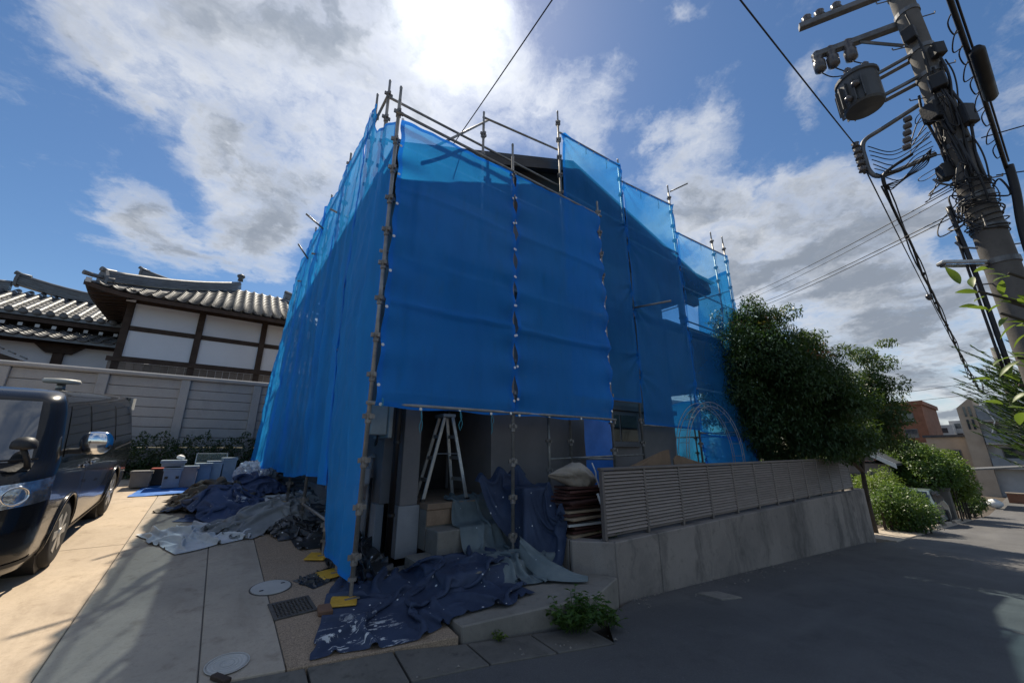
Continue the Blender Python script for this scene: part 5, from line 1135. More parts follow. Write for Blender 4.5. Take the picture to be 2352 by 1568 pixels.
m_sack = sheetmat('beige sack cloth', (.36,.31,.25), (.27,.23,.19), 0, rough=.85)
def sack(u, v):
    a = u*2*math.pi; t = v; rx = .17*math.sin(math.pi*min(1, t*1.02))**.45*(.45+.75*smoothf(0, .7, t)); x = 3.66+.86*t; cz = 1.27+.02*math.sin(4*t)-.05*t
    w = 1+.30*nz(math.cos(a)*1.5+3*t, math.sin(a)*1.5, 3)+.30*(crump(math.cos(a)*.6+t*2, math.sin(a)*.6+t, 4, 2.2, 1.1)-.4)
    return (x+.04*math.sin(a*2), 4.02+rx*1.0*math.cos(a)*w, cz+rx*.85*math.sin(a)*w)
sk = thing('cloth_sack', 'beige cloth sack lying on the timber pile', 'sack', (4.1, 4.0, 1.15)); MB().grid(40, 44, sack).build('sack_body', m_sack, sk, smooth=True)
MB().tube(poly_path([(4.32, 3.86, 1.42), (4.35, 3.83, 1.30), (4.36, 3.83, 1.22), (4.40, 3.82, 1.10)], 5), .010, 6).build('tie_string', m_white, sk)
pv = thing('white_pipe', 'thin white pipe with an elbow leaning on the timber pile', 'pipe', (4.45, 3.8, .6)); MB().tube([(4.33, 3.80, 1.02), (4.44, 3.74, .66), (4.46, 3.73, .60)], .015, 8).build('pipe', m_white, pv, smooth=True); MB().tube([(4.46, 3.73, .61), (4.45, 3.74, .55)], .026, 8).build('elbow', m_white, pv)
m_ply = M('brown plywood', (.27,.17,.10), .75, .25, 4)
solo(MB().extr([(5.55, 4.30, .45), (7.12, 4.30, .45), (7.10, 4.36, 1.60), (6.9, 4.36, 1.58), (5.75, 4.36, 1.30), (5.5, 4.3, 1.1)], (0, .015, 0)).build('plywood_sheet', m_ply), 'tilted brown plywood sheet rising behind the near fence panels', 'board')
solo(MB().extr([(7.38, 4.40, .45), (9.0, 4.40, .45), (8.9, 4.44, 1.24), (7.5, 4.44, 1.50), (7.36, 4.44, 1.42)], (0, .015, 0)).build('plywood_sheet', m_ply), 'lower brown plywood sheet behind the fence, left of the arch', 'board')
ga = thing('garden_arch', 'white metal garden arch standing behind the fence', 'arch', (9.5, 4.7, .44))
def archp(t, y, o=0): return (9.52+(1.26+o)*math.cos(t), y, 1.45+(1.16+o)*math.sin(t)) 
for y in (4.60, 4.84):
    for o_ in (0, .10): MB().tube([(9.52+1.26+o_, y, .45)]+[archp(t, y, o_) for t in np.linspace(0, math.pi, 28)]+[(9.52-1.26-o_, y, .45)], .008, 6).build('hoop', m_pvc, ga, smooth=True)
for t in np.linspace(0, math.pi, 13): MB().tube([archp(t, 4.60), archp(t, 4.84)], .005, 5).build('rung', m_pvc, ga); MB().tube([archp(t, 4.60), archp(t+.05, 4.60, .10)], .005, 5).build('rung', m_pvc, ga)
# ================================================================== weeds at the kerb
def weeds(label, x, y, z, r, h, n, seed, mat=None, L=.075):
    g_ = np.random.default_rng(seed); t = thing('weed_clump', label, 'plant', (x, y, z), 'weeds at the kerb'); C = []; D = []; U = []; sm_ = MB()
    for k in range(n):
        a = g_.random()*2*math.pi; rr_ = r*g_.random()**.6; p0 = np.array([math.cos(a)*rr_*.35, math.sin(a)*rr_*.35, 0]); p1 = np.array([math.cos(a)*rr_, math.sin(a)*rr_, h*(.4+.6*g_.random())])
        sm_.tube([tuple(p0), tuple((p0+p1)/2+np.array([0,0,h*.15])), tuple(p1)], .0025, 4)
        for j in range(7):
            s_ = .3+.7*j/6; b = g_.random()*6.28; p = p0+(p1-p0)*s_+np.array([0,0,h*.3*s_*(1-s_)]); d = np.array([math.cos(b), math.sin(b), .15*g_.normal()]); C.append(p+d*L*.45); D.append(d); U.append(np.array([0,0,1])+.3*g_.normal(size=3))
    link('stems', sm_.mesh('stems', m_leafm), t, Matrix.Identity(4))['kind'] = 'stuff'; m_ = len(C); link('leaves', leaf_mesh('leaves', np.array(C), np.array(D), np.array(U), L*(.6+.7*g_.random(m_)), L*.5*(.6+.7*g_.random(m_)), mat or m_leafm), t, Matrix.Identity(4))
weeds('leafy green weeds growing against the front of the slab', 3.05, 3.06, zr(3)+.01, .32, .30, 60, 1); weeds('bright leafy weeds at the wall corner beside the kerb', 3.42, 2.98, zr(3.4)+.01, .2, .18, 26, 2)
weeds('tiny weed tuft at the slab corner', 2.27, 3.22, zr(2.3)+.03, .07, .07, 10, 3, m_leafy, .035); weeds('dry weeds on the wall top beside the timber pile', 4.35, 3.62, .5, .16, .12, 22, 4, m_brnleaf if False else m_hedge, .05)
# ================================================================== utility pole
m_pole = concrete('pole concrete', (.17,.16,.148), (.135,.128,.12), (.07,.066,.06), 2.0, .4)
m_steel = galv('weathered pole steel', (.20,.20,.20), .3); m_cable = M('black cable sheath', (.018,.018,.02), .55, .2, 6)
m_porc = M('dark porcelain', (.11,.10,.10), .25, .2, 6); m_trf = M('transformer enamel', (.085,.09,.095), .5, .2, 4)
PXY = (6.5, -.17)
up = thing('utility_pole', 'tall concrete utility pole with transformer and tangled cables at right', 'utility pole', (PXY[0], PXY[1], -.35))
def pr(z): return .150-.0050*(z+.3)
MB().tube([(6.5, -.17, z) for z in (-.4, 2, 4, 6, 8, 10.5)], [pr(z) for z in (-.4, 2, 4, 6, 8, 10.5)], 28).build('pole_shaft', m_pole, up, smooth=True)
for z in (3.55, 3.95, 4.35, 5.05, 5.75, 6.15, 6.55, 7.2, 7.6): MB().lathe((6.5, -.17, z), [(pr(z)+.002,-.03),(pr(z)+.012,-.03),(pr(z)+.012,.03),(pr(z)+.002,.03)], 24).build('band', m_steel, up)
for k in range(13):
    z = 2.9+.42*k; a = 2.2 if k % 2 else -1.0; d = Vector((math.cos(a), math.sin(a), 0)); p = Vector((6.5, -.17, z))
    MB().tube([p+d*pr(z)*.9, p+d*(pr(z)+.15), p+d*(pr(z)+.155)+Vector((0,0,.03))], .008, 6).build('step_bolt', m_steel, up)
# transformer
tf = MB().lathe((6.26, .44, 6.0), [(.02,-.02),(.20,0),(.215,.03),(.215,.45),(.235,.46),(.235,.50),(.18,.56),(.03,.60)], 24).build('transformer', m_trf, up, smooth=False)
for k in range(9):
    a = k*.35-1.2; MB().box((6.26+.235*math.cos(a+1.8), .44+.235*math.sin(a+1.8), 6.2), (.04,.012,.34), Matrix.Rotation(a+1.8, 3, 'Z')).build('cooling_fin', m_trf, tf)
for dx, dy in ((-.1,.05),(.08,.1),(-.02,-.12)): MB().lathe((6.26+dx, .44+dy, 6.55), [(.03,0),(.045,.03),(.028,.05),(.045,.08),(.02,.12)], 10).build('bushing', m_porc, tf, smooth=True)
for dx, dy, dz in ((-.25,.0,6.25),(-.22,.1,6.1)): MB().lathe((6.26+dx, .44+dy, dz), [(.03,-.04),(.05,0),(.03,.04)], 10, axis='Y').build('bushing', m_porc, tf, smooth=True)
for z in (6.06, 6.42):
    for s_ in (-.06, .06): MB().tube([(6.5+s_, -.1, z+.12), (6.34+s_, .26, z)], .026, 6).build('transformer_arm', m_steel, up)
# U-shaped secondary rack with spool insulators
MB().tube(poly_path([(6.48, -.02, 5.82), (6.36, .34, 5.66), (6.30, .52, 5.58), (6.27, .57, 5.46), (6.265, .575, 5.28), (6.27, .57, 5.10), (6.31, .50, 4.99), (6.40, .28, 5.02), (6.49, -.0, 5.08)], 5), .028, 8).build('rack_arm', m_steel, up, smooth=True)
for k in range(5):
    z = 5.50-.095*k; MB().lathe((6.20, .62, z), [(.02,-.03),(.045,-.028),(.03,0),(.045,.028),(.02,.03)], 12).build('spool_insulator', m_porc, up, smooth=True); MB().span((6.20, .60, z-.035), (6.28, .63, z+.035)).build('clevis', m_steel, up)
# upper crossarm, switches, arresters
MB().box((6.38, .25, 7.15), (.09, 1.15, .09), Matrix.Rotation(.45, 3, 'Z')).build('crossarm', m_steel, up, bevel=.006); MB().box((6.36, .25, 7.75), (.09, 1.3, .09), Matrix.Rotation(.45, 3, 'Z')).build('crossarm', m_steel, up, bevel=.006)
MB().tube([(6.46,-.05,6.75), (6.34,.3,7.1)], .02, 6).build('arm_brace', m_steel, up)
for k, (x, y) in enumerate(((6.30,.42),(6.22,.60),(6.16,.74))):
    MB().lathe((x, y, 7.05), [(.03,-.20),(.07,-.17),(.075,-.03),(.05,0),(.07,.05),(.05,.09),(.07,.13),(.03,.18)], 12).build('cutout_switch', m_porc, up, smooth=True)
    MB().lathe((x, y, 7.80), [(.03,0),(.07,.03),(.05,.07),(.065,.11),(.03,.16)], 12).build('pin_insulator', m_porc, up, smooth=True)
    MB().tube(poly_path([(x, y, 6.86), (x-.08, y-.02, 6.75), (x+.02, y-.1, 6.68), (6.22+.05*k, .46, 6.66)], 5), .008, 5).build('jumper_wire', m_cable, up)
# cable riser and splice closure
MB().tube(poly_path([(6.33,-.33,2.2), (6.32,-.36,3.6), (6.29,-.42,4.2), (6.27,-.44,4.5)], 6), .034, 8).build('riser_cable', m_cable, up, smooth=True)
oc = thing('overhead_cable', 'thick dark overhead cable with a fat splice closure at the top right', 'cable', (6.25, -.44, 4.5))
op = poly_path([(6.28, -.42, 4.48), (5.10, -.37, 4.60), (4.27, -.33, 4.70), (3.66, -.30, 4.80), (3.2, -.28, 4.86), (-14, .6, 5.6)], 8)
MB().tube(op, .017, 8).build('cable', m_cable, oc, smooth=True); MB().tube([p+Vector((0, -.03, .07)) for p in op], .008, 6).build('messenger', m_cable, oc, smooth=True)
MB().tube([(5.00,-.40,4.575), (4.96,-.40,4.58), (4.36,-.375,4.655), (4.32,-.375,4.66)], [.025,.045,.045,.025], 12).build('splice_closure', m_cable, oc, smooth=True)
for k in range(9): p = op[2+4*k//2]; MB().tube(poly_path([p, p+Vector((-.05,.04+.03*(k%2),-.05)), p+Vector((-.12,.05,.02)), p+Vector((-.18,.0,.07))], 5), .005, 5).build('cable_loop', m_cable, oc, smooth=True)
rr = random.Random(21)
# tangles of drop cable at the pole
for k in range(26):
    z = rr.choice([3.9, 4.1, 4.3, 4.6, 4.9, 5.2, 5.4, 5.6]); a = rr.uniform(1.3, 3.6); b = a+rr.uniform(-.8, .8); r0 = pr(z)+.02; r1 = r0+rr.uniform(.05, .24)
    p = lambda an, r_, zz: (6.5+r_*math.cos(an), -.17+r_*math.sin(an), zz)
    MB().tube(poly_path([p(a, r0, z), p((a+b)/2+.2, r1, z-rr.uniform(.05, .28)), p(b, r1*.9, z+rr.uniform(-.2, .12)), p(b+.3, r0, z+rr.uniform(-.1, .3))], 6), rr.choice([.005, .007, .009]), 5).build('drop_cable', m_cable, up, smooth=True)
for k in range(7):
    MB().tube(poly_path([(6.27, .52, 5.45-.07*k), (6.34, .34, 5.36-.07*k-rr.uniform(0, .1)), (6.40, .15, 5.32-.05*k), (6.45, .0, 5.45-.07*k)], 6), .006, 5).build('drop_cable', m_cable, up, smooth=True)
for k in range(5): MB().lathe((6.36-.015*k, .12+.02*k, 5.62-.10*k), [(.02,-.04),(.04,-.03),(.04,.03),(.02,.04)], 8, axis='Y').build('fuse_holder', m_porc, up)
MB().tube(poly_path([(6.32,.02,2.4), (6.31,.02,3.3), (6.29,.03,3.8), (6.36,.05,4.3)], 6), .022, 6).build('riser_cable', m_cable, up, smooth=True); MB().tube(poly_path([(6.33,.06,2.4), (6.30,.06,3.2), (6.28,.06,3.9)], 6), .012, 6).build('riser_cable', m_cable, up, smooth=True)
for k in range(14):
    z = 3.92+.05*k; MB().tube([(6.5+(pr(z)+.012+.012*(k%3))*math.cos(t), -.17+(pr(z)+.012+.012*(k%3))*math.sin(t), z+.03*math.sin(t*1.0+k)) for t in np.linspace(0, 2*math.pi, 20)], .007, 5, caps=False).build('cable_wrap', m_cable, up, smooth=True)
for z, l in ((4.52, .16), (3.72, .10)): MB().tube([(6.34,-.05,z), (6.34-l,.05,z+.02), (6.36-l,.08,z+.1), (6.38,.02,z+.12)], .012, 6).build('bracket', m_steel, up)
for z, a, w, h in ((5.55, 2.6, .16, .24), (5.9, 3.3, .14, .2), (4.75, 2.2, .12, .2), (5.35, -2.2, .14, .26), (6.75, 2.9, .12, .2), (6.35, -2.4, .12, .18)):
    MB().box((6.5+(pr(z)+.06)*math.cos(a), -.17+(pr(z)+.06)*math.sin(a), z), (.10, w, h), Matrix.Rotation(a, 3, 'Z')).build('junction_box', m_cable, up, bevel=.01)
for k in range(16):
    a = rr.uniform(1.9, 3.5) if k % 3 else rr.uniform(-2.8, -1.9); z0 = rr.uniform(4.2, 5.6); z1 = z0+rr.uniform(.5, 1.6); r0 = .035
    MB().tube(poly_path([(6.5+(pr(z)+r0+.03*math.sin(z*5+k))*math.cos(a+.12*math.sin(z*4+k)), -.17+(pr(z)+r0+.03*math.sin(z*5+k))*math.sin(a+.12*math.sin(z*4+k)), z) for z in np.linspace(z0, z1, 6)], 4), rr.choice([.008, .011, .014]), 5).build('drop_cable', m_cable, up, smooth=True)
# street lamp
lp = MB().box((6.20, .09, 3.555), (.10, .40, .045), Matrix.Rotation(.72, 3, 'Z') @ Matrix.Rotation(.08, 3, 'X')).build('street_lamp', m_alu, up, bevel=.012)
MB().box((6.20, .09, 3.528), (.08, .34, .012), Matrix.Rotation(.72, 3, 'Z') @ Matrix.Rotation(.08, 3, 'X')).build('lamp_lens', m_lens, lp); MB().tube([(6.32,-.03,3.55), (6.4,-.1,3.55)], .022, 8).build('lamp_arm', m_steel, lp)
# far pole and overhead wires
fp = thing('utility_pole', 'distant utility pole standing behind the conifer', 'utility pole', (31, .35, zr(31)))
MB().tube([(31, .35, zr(31)-.2), (31, .35, 6.6)], [.17, .13], 14).build('pole_shaft', m_pole, fp, smooth=True); MB().span((30.94, -.1, 5.1), (31.06, 1.5, 5.2)).build('crossarm', m_steel, fp)
for y in (.9, 1.1, 1.35): MB().lathe((31, y, 5.0), [(.05,-.06),(.08,0),(.05,.06)], 8).build('insulator', m_porc, fp)
def wire(label, path, r, nm='overhead_wire'): return solo(MB().tube(path, r, 6).build(nm, m_cable, smooth=True), label, 'wire')
bun = thing('cable_bundle', 'thick lashed black cable bundle sagging along the street', 'cable', (6.3, .5, 4.8))
bp = sag((6.30, .48, 4.82), (31, 1.1, 4.9), 1.35, 60)
for k, (r, o) in enumerate(((.015, (0,0,0)), (.009, (.0,.018,.015)), (.008, (0,-.018,.012)))): MB().tube([p+Vector(o)+Vector((0, .012*math.sin(i*1.3+k*2), .012*math.cos(i*1.7+k))) for i, p in enumerate(bp)], r, 6).build('cable', m_cable, bun, smooth=True)
for i in range(3, 58, 3): MB().lathe(bp[i], [(.026,-.015),(.030,0),(.026,.015)], 8, axis='X').build('lashing', m_cable, bun)
MB().tube(poly_path([(6.30, .48, 4.82), (6.26, .46, 4.95), (6.32, .36, 5.05), (6.40, .18, 5.15)], 6), .02, 6).build('cable', m_cable, bun, smooth=True)
for k in range(5): MB().tube(poly_path([(6.31, .47, 4.84), (6.36, .30+.03*k, 4.86-.02*k), (6.42, .10, 4.95+.03*k), (6.46, .02, 5.15)], 6), .007, 5).build('tail', m_cable, bun, smooth=True)
wt = thing('messenger_wire', 'thin wire with a ball spacer running above the cable bundle', 'wire', (6.3, .5, 5.1))
wp = sag((6.22, .60, 5.14), (31, 1.35, 5.3), .35, 40); MB().tube(wp, .008, 5).build('wire', m_cable, wt); p = wp[10]
MB().lathe(p, [(.02,-.09),(.06,-.07),(.06,-.02),(.04,0),(.06,.02),(.06,.07),(.02,.09)], 12, axis='X').build('spacer', m_porc, wt, smooth=True); MB().tube([wp[26], wp[26]+Vector((0,0,-.75))], .012, 5).build('hanger', m_cable, wt)
wire('single wire crossing the blue sky down to the pole rack', sag((6.2, .62, 5.5), (-16, 1.3, 5.7), .5, 40), .007)
wire('service wire dropping from the top edge to the house gable', sag((2.62, 5.25, 6.95), (1.3, -6.0, 5.7), .12, 20), .008)
for k, (a, b, lab) in enumerate((((6.33,-.02,4.48),(22,10.2,9.66),'highest of the wires running from the pole behind the tree'), ((6.33,-.02,4.42),(22,10.0,9.40),'second of the wires running from the pole behind the tree'), ((6.32,0,4.20),(22,9.9,9.05),'third of the wires running from the pole behind the tree'), ((6.32,.0,4.16),(22,9.9,8.85),'lowest of the wires running from the pole behind the tree'))): wire(lab, sag(a, b, .25, 24), .007 if k != 1 else .005)
wire('wire leaving the pole to the right frame edge, upper', sag((6.4,-.35,5.0), (9,-6,6.0), .2, 12), .007); wire('wire leaving the pole to the right frame edge, lower', sag((6.4,-.35,4.5), (10,-6,4.7), .15, 12), .007)
wire('thin dark wire with a sleeve above the far street, left of the conifer', sag((31, .9, 5.0), (28, 9, 4.2), .1, 10), .012); wire('faint wire above the brick apartment block', sag((31, .9, 4.4), (40, 16, 5.2), .3, 10), .012)
# ================================================================== trees
def tree(name, label, base, top, cl, per, L, W_, mat, seed, trunk=.12, limbs=6, droop=.3, outw=.7, shell=.5, extra=None, group=None, fork=None):
    g_ = np.random.default_rng(seed); t = thing(name, label, 'tree', base, group); b = Vector(base)
    tk = MB(); fk = Vector(fork) if fork else b.lerp(Vector(top), .45)
    tk.tube(poly_path([b-Vector((0,0,.1)), b.lerp(fk, .5)+Vector((.05,.03,0)), fk], 4), [trunk*(1-.06*i) for i in range(9)], 10)
    for k in range(min(limbs, len(cl))):
        c = Vector(cl[(k*len(cl))//limbs][0]); tk.tube(poly_path([fk-Vector((0,0,.05)), fk.lerp(c, .5)+Vector(g_.normal(size=3))*.12, c], 4), [trunk*.55*(1-.09*i) for i in range(9)], 7)
    tk.build('trunk', m_bark, t, smooth=True)
    C, D, U, Ls, Ws = clumps(cl, per, g_, L, W_, droop, outw, shell)
    cr = link('crown', leaf_mesh('crown', C-np.array(base), D, U, Ls, Ws, mat), t, Matrix.Identity(4))
    if extra: extra(t, base, g_)
    return t
rgt = np.random.default_rng(77)
def blob(c, r, n, rs_, jit=1.0, flat=.85):
    out = []
    for _ in range(n):
        d = rgt.normal(size=3); d /= np.linalg.norm(d); out.append((tuple(np.array(c)+d*np.array(r)*(.55+.5*rgt.random())), (rs_*(.7+.6*rgt.random()), rs_*(.7+.6*rgt.random()), rs_*flat*(.7+.6*rgt.random()))))
    return out
big = blob((12.9, 4.7, 3.5), (1.6, 1.55, 1.75), 72, .62)+blob((12.3, 5.5, 3.6), (.7, .6, 1.2), 14, .42)+blob((13.6, 3.3, 2.2), (1.0, .7, .9), 16, .45)+blob((12.8, 4.75, 5.1), (.8, .9, .7), 16, .42)+blob((13.0, 3.5, 3.5), (1.0, .75, 1.2), 18, .45)+blob((12.6, 5.5, 2.3), (1.0, .8, 1.0), 18, .5)+blob((13.0, 4.2, 1.9), (1.1, 1.2, .6), 22, .5)+blob((13.1, 2.9, 2.5), (.7, .5, .8), 10, .36)+[((12.6, 4.45, 5.95), (.3,.35,.25)), ((12.7, 3.6, 5.4), (.3,.35,.25)), ((13.0, 2.6, 4.1), (.3,.35,.2))]
m_redl = leafmat('reddish young leaf', (.20,.05,.03), (.26,.09,.04), .3)
def redtips(t, base, g_):
    C = np.concatenate([np.array(p)+g_.normal(size=(26, 3))*.13 for p in ((12.0, 4.6, 5.15), (12.1, 4.0, 5.0), (12.2, 2.9, 4.0))])-np.array(base); n_ = len(C)
    link('young_leaves', leaf_mesh('young_leaves', C, g_.normal(size=(n_, 3))+np.array([-.5,-.5,.3]), g_.normal(size=(n_, 3))+np.array([0,0,1]), .13*np.ones(n_), .04*np.ones(n_), m_redl), t, Matrix.Identity(4))
tree('evergreen_tree', 'large dark evergreen tree behind the fence with a few red leaves', (13.0, 4.75, .4), (13.0, 4.75, 4), big, 2900, .115, .034, m_leafd, 11, .14, 9, .45, .6, .35, redtips)
sm2 = blob((16.0, 4.1, 2.7), (1.0, .8, 1.0), 16, .5)+blob((17.3, 3.8, 2.9), (1.1, 1.1, 1.2), 34, .55)+blob((17.0, 4.6, 2.6), (.8, .8, 1.2), 14, .5)+blob((17.3, 2.75, 4.2), (.5, .4, .8), 9, .38)+blob((17.2, 2.9, 2.1), (.5, .35, .5), 8, .35)+[((17.3, 2.35, 5.0), (.22,.28,.16)), ((17.3, 2.42, 2.45), (.25,.3,.12)), ((17.3, 2.3, 3.6), (.25,.3,.3))]
tree('evergreen_tree', 'smaller dark tree with a forked trunk at the end of the wall', (17.5, 3.82, zr(17.5)), (17.4, 3.7, 3), sm2, 2600, .13, .038, m_leafd, 12, .11, 7, .45, .6, .45, fork=(17.45, 3.75, .95))
# conifer at the right edge
def conifer():
    t = thing('conifer', 'green feathery conifer at the right edge below the pole', 'tree', (8.4, -.28, zr(8))); g_ = np.random.default_rng(5); b = np.array([8.4, -.28, zr(8)])
    MB().tube([(8.4,-.28,zr(8)-.1), (8.42,-.26,1.2), (8.4,-.28,2.7)], [.09,.07,.02], 8).build('trunk', m_bark, t, smooth=True)
    C = []; D = []; br = MB()
    for k in range(345):
        z = g_.uniform(1.35, 2.7); a = g_.random()*6.283; ln = .95*(.5+.5*g_.random())*(1.15-.25*abs(z-2)); d = np.array([math.cos(a), math.sin(a), .40+.5*g_.random()]); d /= np.linalg.norm(d)
        p0 = np.array([8.4, -.28, z-.25]); m_ = int(58*ln); s = np.linspace(.25, 1, m_); side_ = np.cross(d, [0, 0, 1]); side_ /= np.linalg.norm(side_)
        P = p0+d*ln*s[:, None]+np.array([0, 0, .10])*(s[:, None]**2)*ln; tw = g_.normal(size=(m_, 3))*.028*(1.1-s[:, None]); C.append(P+tw); D.append(d*1.4+np.where(np.arange(m_)[:, None] % 2 == 0, 1, -1)*side_*(.8-.5*s[:, None])+g_.normal(size=(m_, 3))*.25+np.array([0,0,.2]))
        br.tube([tuple(p0), tuple(p0+d*ln*.95+np.array([0,0,.09*ln]))], [.008,.003], 4)
    br.build('branches', m_bark, t)['kind'] = 'stuff'; C = np.concatenate(C); D = np.concatenate(D); n_ = len(C)
    link('crown', leaf_mesh('crown', C-b, D, g_.normal(size=(n_, 3)), .085*(.6+.8*g_.random(n_)), .011*(.7+.6*g_.random(n_)), m_conif), t, Matrix.Identity(4))
conifer()
# leafy branches close to the camera on the right
def near_plant():
    b = np.array([3.0, -.75, zr(3)]); t = thing('broadleaf_shrub', 'yellow-green broad leaves reaching in at the right edge', 'shrub', tuple(b)); g_ = np.random.default_rng(9); st_ = MB(); C = []; D = []; U = []
    tips = [(2.62,.02,2.28),(2.66,-.05,2.22),(2.60,-.02,2.16),(2.70,-.02,1.98),(2.64,.0,1.86),(2.72,-.08,2.36),(2.72,.0,1.76),(2.8,-.1,2.1),(2.75,-.12,2.3),(2.82,-.08,1.9)]
    for tp in tips:
        tp = np.array(tp); p0 = np.array([3.0, -.75, 1.2+.3*g_.random()]); mid = (p0+tp)/2+np.array([0,0,.12]); st_.tube(poly_path([tuple(p0), tuple(mid), tuple(tp)], 5), .006, 5)
        for j in range(18):
            s = .40+.65*j/17; p = p0*(1-s)**2+2*mid*s*(1-s)+tp*s*s; d = (tp-p0)/np.linalg.norm(tp-p0)*.6+g_.normal(size=3)*.55+np.array([-.2,.1,-.05]); d /= np.linalg.norm(d); C.append(p+d*.045); D.append(d); U.append(np.array([0,0,1])+g_.normal(size=3)*.35)
    st_.tube([(3.0,-.75,zr(3)-.05), (3.0,-.75,1.5)], .02, 7); st_.build('stems', m_bark, t); n_ = len(C)
    lv = MB()
    for c, d, u in zip(C, D, U):
        d = Vector(d); sd = d.cross(Vector(u)).normalized(); nn_ = sd.cross(d); L2 = .078*(.55+.6*g_.random()); W2 = .028*(.75+.5*g_.random()); c = Vector(c)-Vector(b)
        V = []
        for i in range(8):
            s_ = i/7; w_ = W2*.5*math.sin(math.pi*min(1, s_*.97+.015))**.75; ax = c+d*L2*(s_-.3)-nn_*L2*.30*s_*s_
            V += [ax-sd*w_+nn_*w_*.35, ax, ax+sd*w_+nn_*w_*.35]
        lv.add(V, [f for i in range(7) for f in ((i*3, i*3+1, i*3+4, i*3+3), (i*3+1, i*3+2, i*3+5, i*3+4))])
    o = link('leaves', lv.mesh('leaves', m_leafy, True), t, Matrix.Identity(4)); o['kind'] = 'stuff'
near_plant()
# hedge and street shrubs beyond the wall
def shrub(name, label, c, cl, per, L, W_, mat, seed, cat='shrub', group='shrubs along the street'):
    g_ = np.random.default_rng(seed); t = thing(name, label, cat, c, group); C, D, U, Ls, Ws = clumps(cl, per, g_, L, W_, 0, .7, .55)
    link('foliage', leaf_mesh('foliage', C-np.array(c), D, U, Ls, Ws, mat), t, Matrix.Identity(4)); s_ = MB()
    for k in range(0, len(cl), 2): s_.tube([(cl[k][0][0], cl[k][0][1], c[2]-.1), cl[k][0]], .03, 5)
    s_.build('stems', m_bark, t)['kind'] = 'stuff'
shrub('hedge', 'rounded green hedge at the kerb just past the wall end', (20, 3.5, zr(20)), blob((20.2, 3.5, -.42), (1.6, .62, .6), 46, .42), 2600, .075, .042, m_leafm, 31, 'hedge')
shrub('garden_shrub', 'tall pale-green garden shrub behind the hedge', (21.5, 4.6, zr(21)), blob((21.5, 4.3, .2), (1.2, .7, .5), 22, .4), 1800, .09, .04, m_leafy, 32)
shrub('street_tree', 'bushy green tree in front of the brick apartment block', (30, 4.2, zr(30)), blob((30, 4.2, .7), (1.3, 1.2, 1.1), 36, .6), 1900, .12, .07, m_leafm, 33, 'tree')
shrub('street_tree', 'second bushy tree left of the carport with yellowish top', (33, 3.8, zr(33)), blob((33, 3.6, .3), (1.2, .9, 1.1), 30, .6), 1800, .12, .07, m_leafy, 34, 'tree'); 
shrub('climber', 'dark creeper mass hanging by the carport wall', (38, 3.6, zr(38)), blob((38, 3.5, -1.2), (1.2, .7, .8), 20, .5), 800, .14, .07, m_leafd, 35)
shrub('garden_shrub', 'small bright shrub seen under the dark tree crown', (24, 7.2, zr(24)), blob((24, 7.6, .8), (1.2, 1.6, .7), 16, .5), 900, .12, .06, m_leafy, 36)
shrub('garden_hedge', 'dark garden hedge closing the view under the large tree', (19, 8.5, zr(19)), [((18.5+rgt.normal()*.2, 5.6+.5*i, .3+.5*(i%2)), (.6,.5,.8)) for i in range(14)], 1700, .10, .05, m_leafd, 37, 'hedge')
# ================================================================== far buildings
m_brick = M('brown brick facade', (.25,.115,.07), .85, .25, 1.5, mode='world'); m_beige = M('beige render', (.42,.34,.26), .85, .15, 1.0, mode='world'); m_apt = M('pale facade', (.42,.42,.42), .8, .15, 1.0, mode='world'); m_aptd = M('grey balcony', (.22,.25,.28), .6, .2, 1.0, mode='world')
def bwin(b, x, y0, y1, z0, z1, rail=False):
    w = MB().span((x-.06, y0, z0), (x-.004, y1, z1)).build('window', m_trim, b); MB().span((x-.075, y0+.08, z0+.08), (x-.062, y1-.08, z1-.08)).build('pane', m_glass, w)
b1 = thing('apartment_block', 'brown brick apartment block in the distance behind the trees', 'building', (70, 12, -2.6)); MB().span((70, 7.9, -3), (82, 17, 7.0)).build('wall', m_brick, b1); MB().span((69.8, 7.7, 7.002), (82.2, 17.2, 7.5)).build('parapet', m_brick, b1)
for z in (.2, 3.0, 5.0)[:3]:
    for y in (8.8, 11.2, 13.6): bwin(b1, 70, y, y+1.2, z, z+1.1)
MB().span((69.9, 7.9, 2.2), (69.995, 17, 2.45)).build('belt', m_beige, b1)
b2 = thing('beige_house', 'plain beige house between the two apartment blocks', 'building', (64, 6, -2.5)); MB().span((64, 4.6, -3), (72, 7.6, 2.9)).build('wall', m_beige, b2); MB().span((63.8, 4.4, 2.902), (72.2, 7.8, 3.15)).build('roof', m_roof, b2); bwin(b2, 64, 5.2, 6.2, .6, 1.6)
b3 = thing('apartment_block', 'pale apartment block with balconies at the end of the street', 'building', (62, 1, -2.6))
MB().extr([(62, 4.5, -3), (62, 3.3, -3), (62, 3.3, 6.9), (62, 4.5, 5.8)], (9, 0, 0)).build('end_wall', m_beige, b3); MB().span((62.6, -8, -3), (71, 3.298, 6.0)).build('wall', m_apt, b3)
for z in (3.6, 4.9): 
    for y in (3.55, 3.9): MB().span((61.93, y, z), (61.995, y+.16, z+1.0)).build('slit_window', m_glass, b3)
for z in (-.2, 2.1, 4.3):
    MB().span((61.6, -8, z), (62.58, 3.2, z+.16)).build('balcony_slab', m_apt, b3); MB().span((61.55, -8, z+.162), (61.62, 3.2, z+1.0)).build('balcony_rail', m_aptd, b3)
    for y in (-5.5, -2.5, .4): bwin(b3, 62.6, y, y+2.0, z+.3, z+2.0)
MB().tube([(61.5, 2.6, 5.9), (61.5, 2.2, 4.3), (61.5, 2.6, 3.2)], .05, 6).build('drain_pipe', m_white, b3)
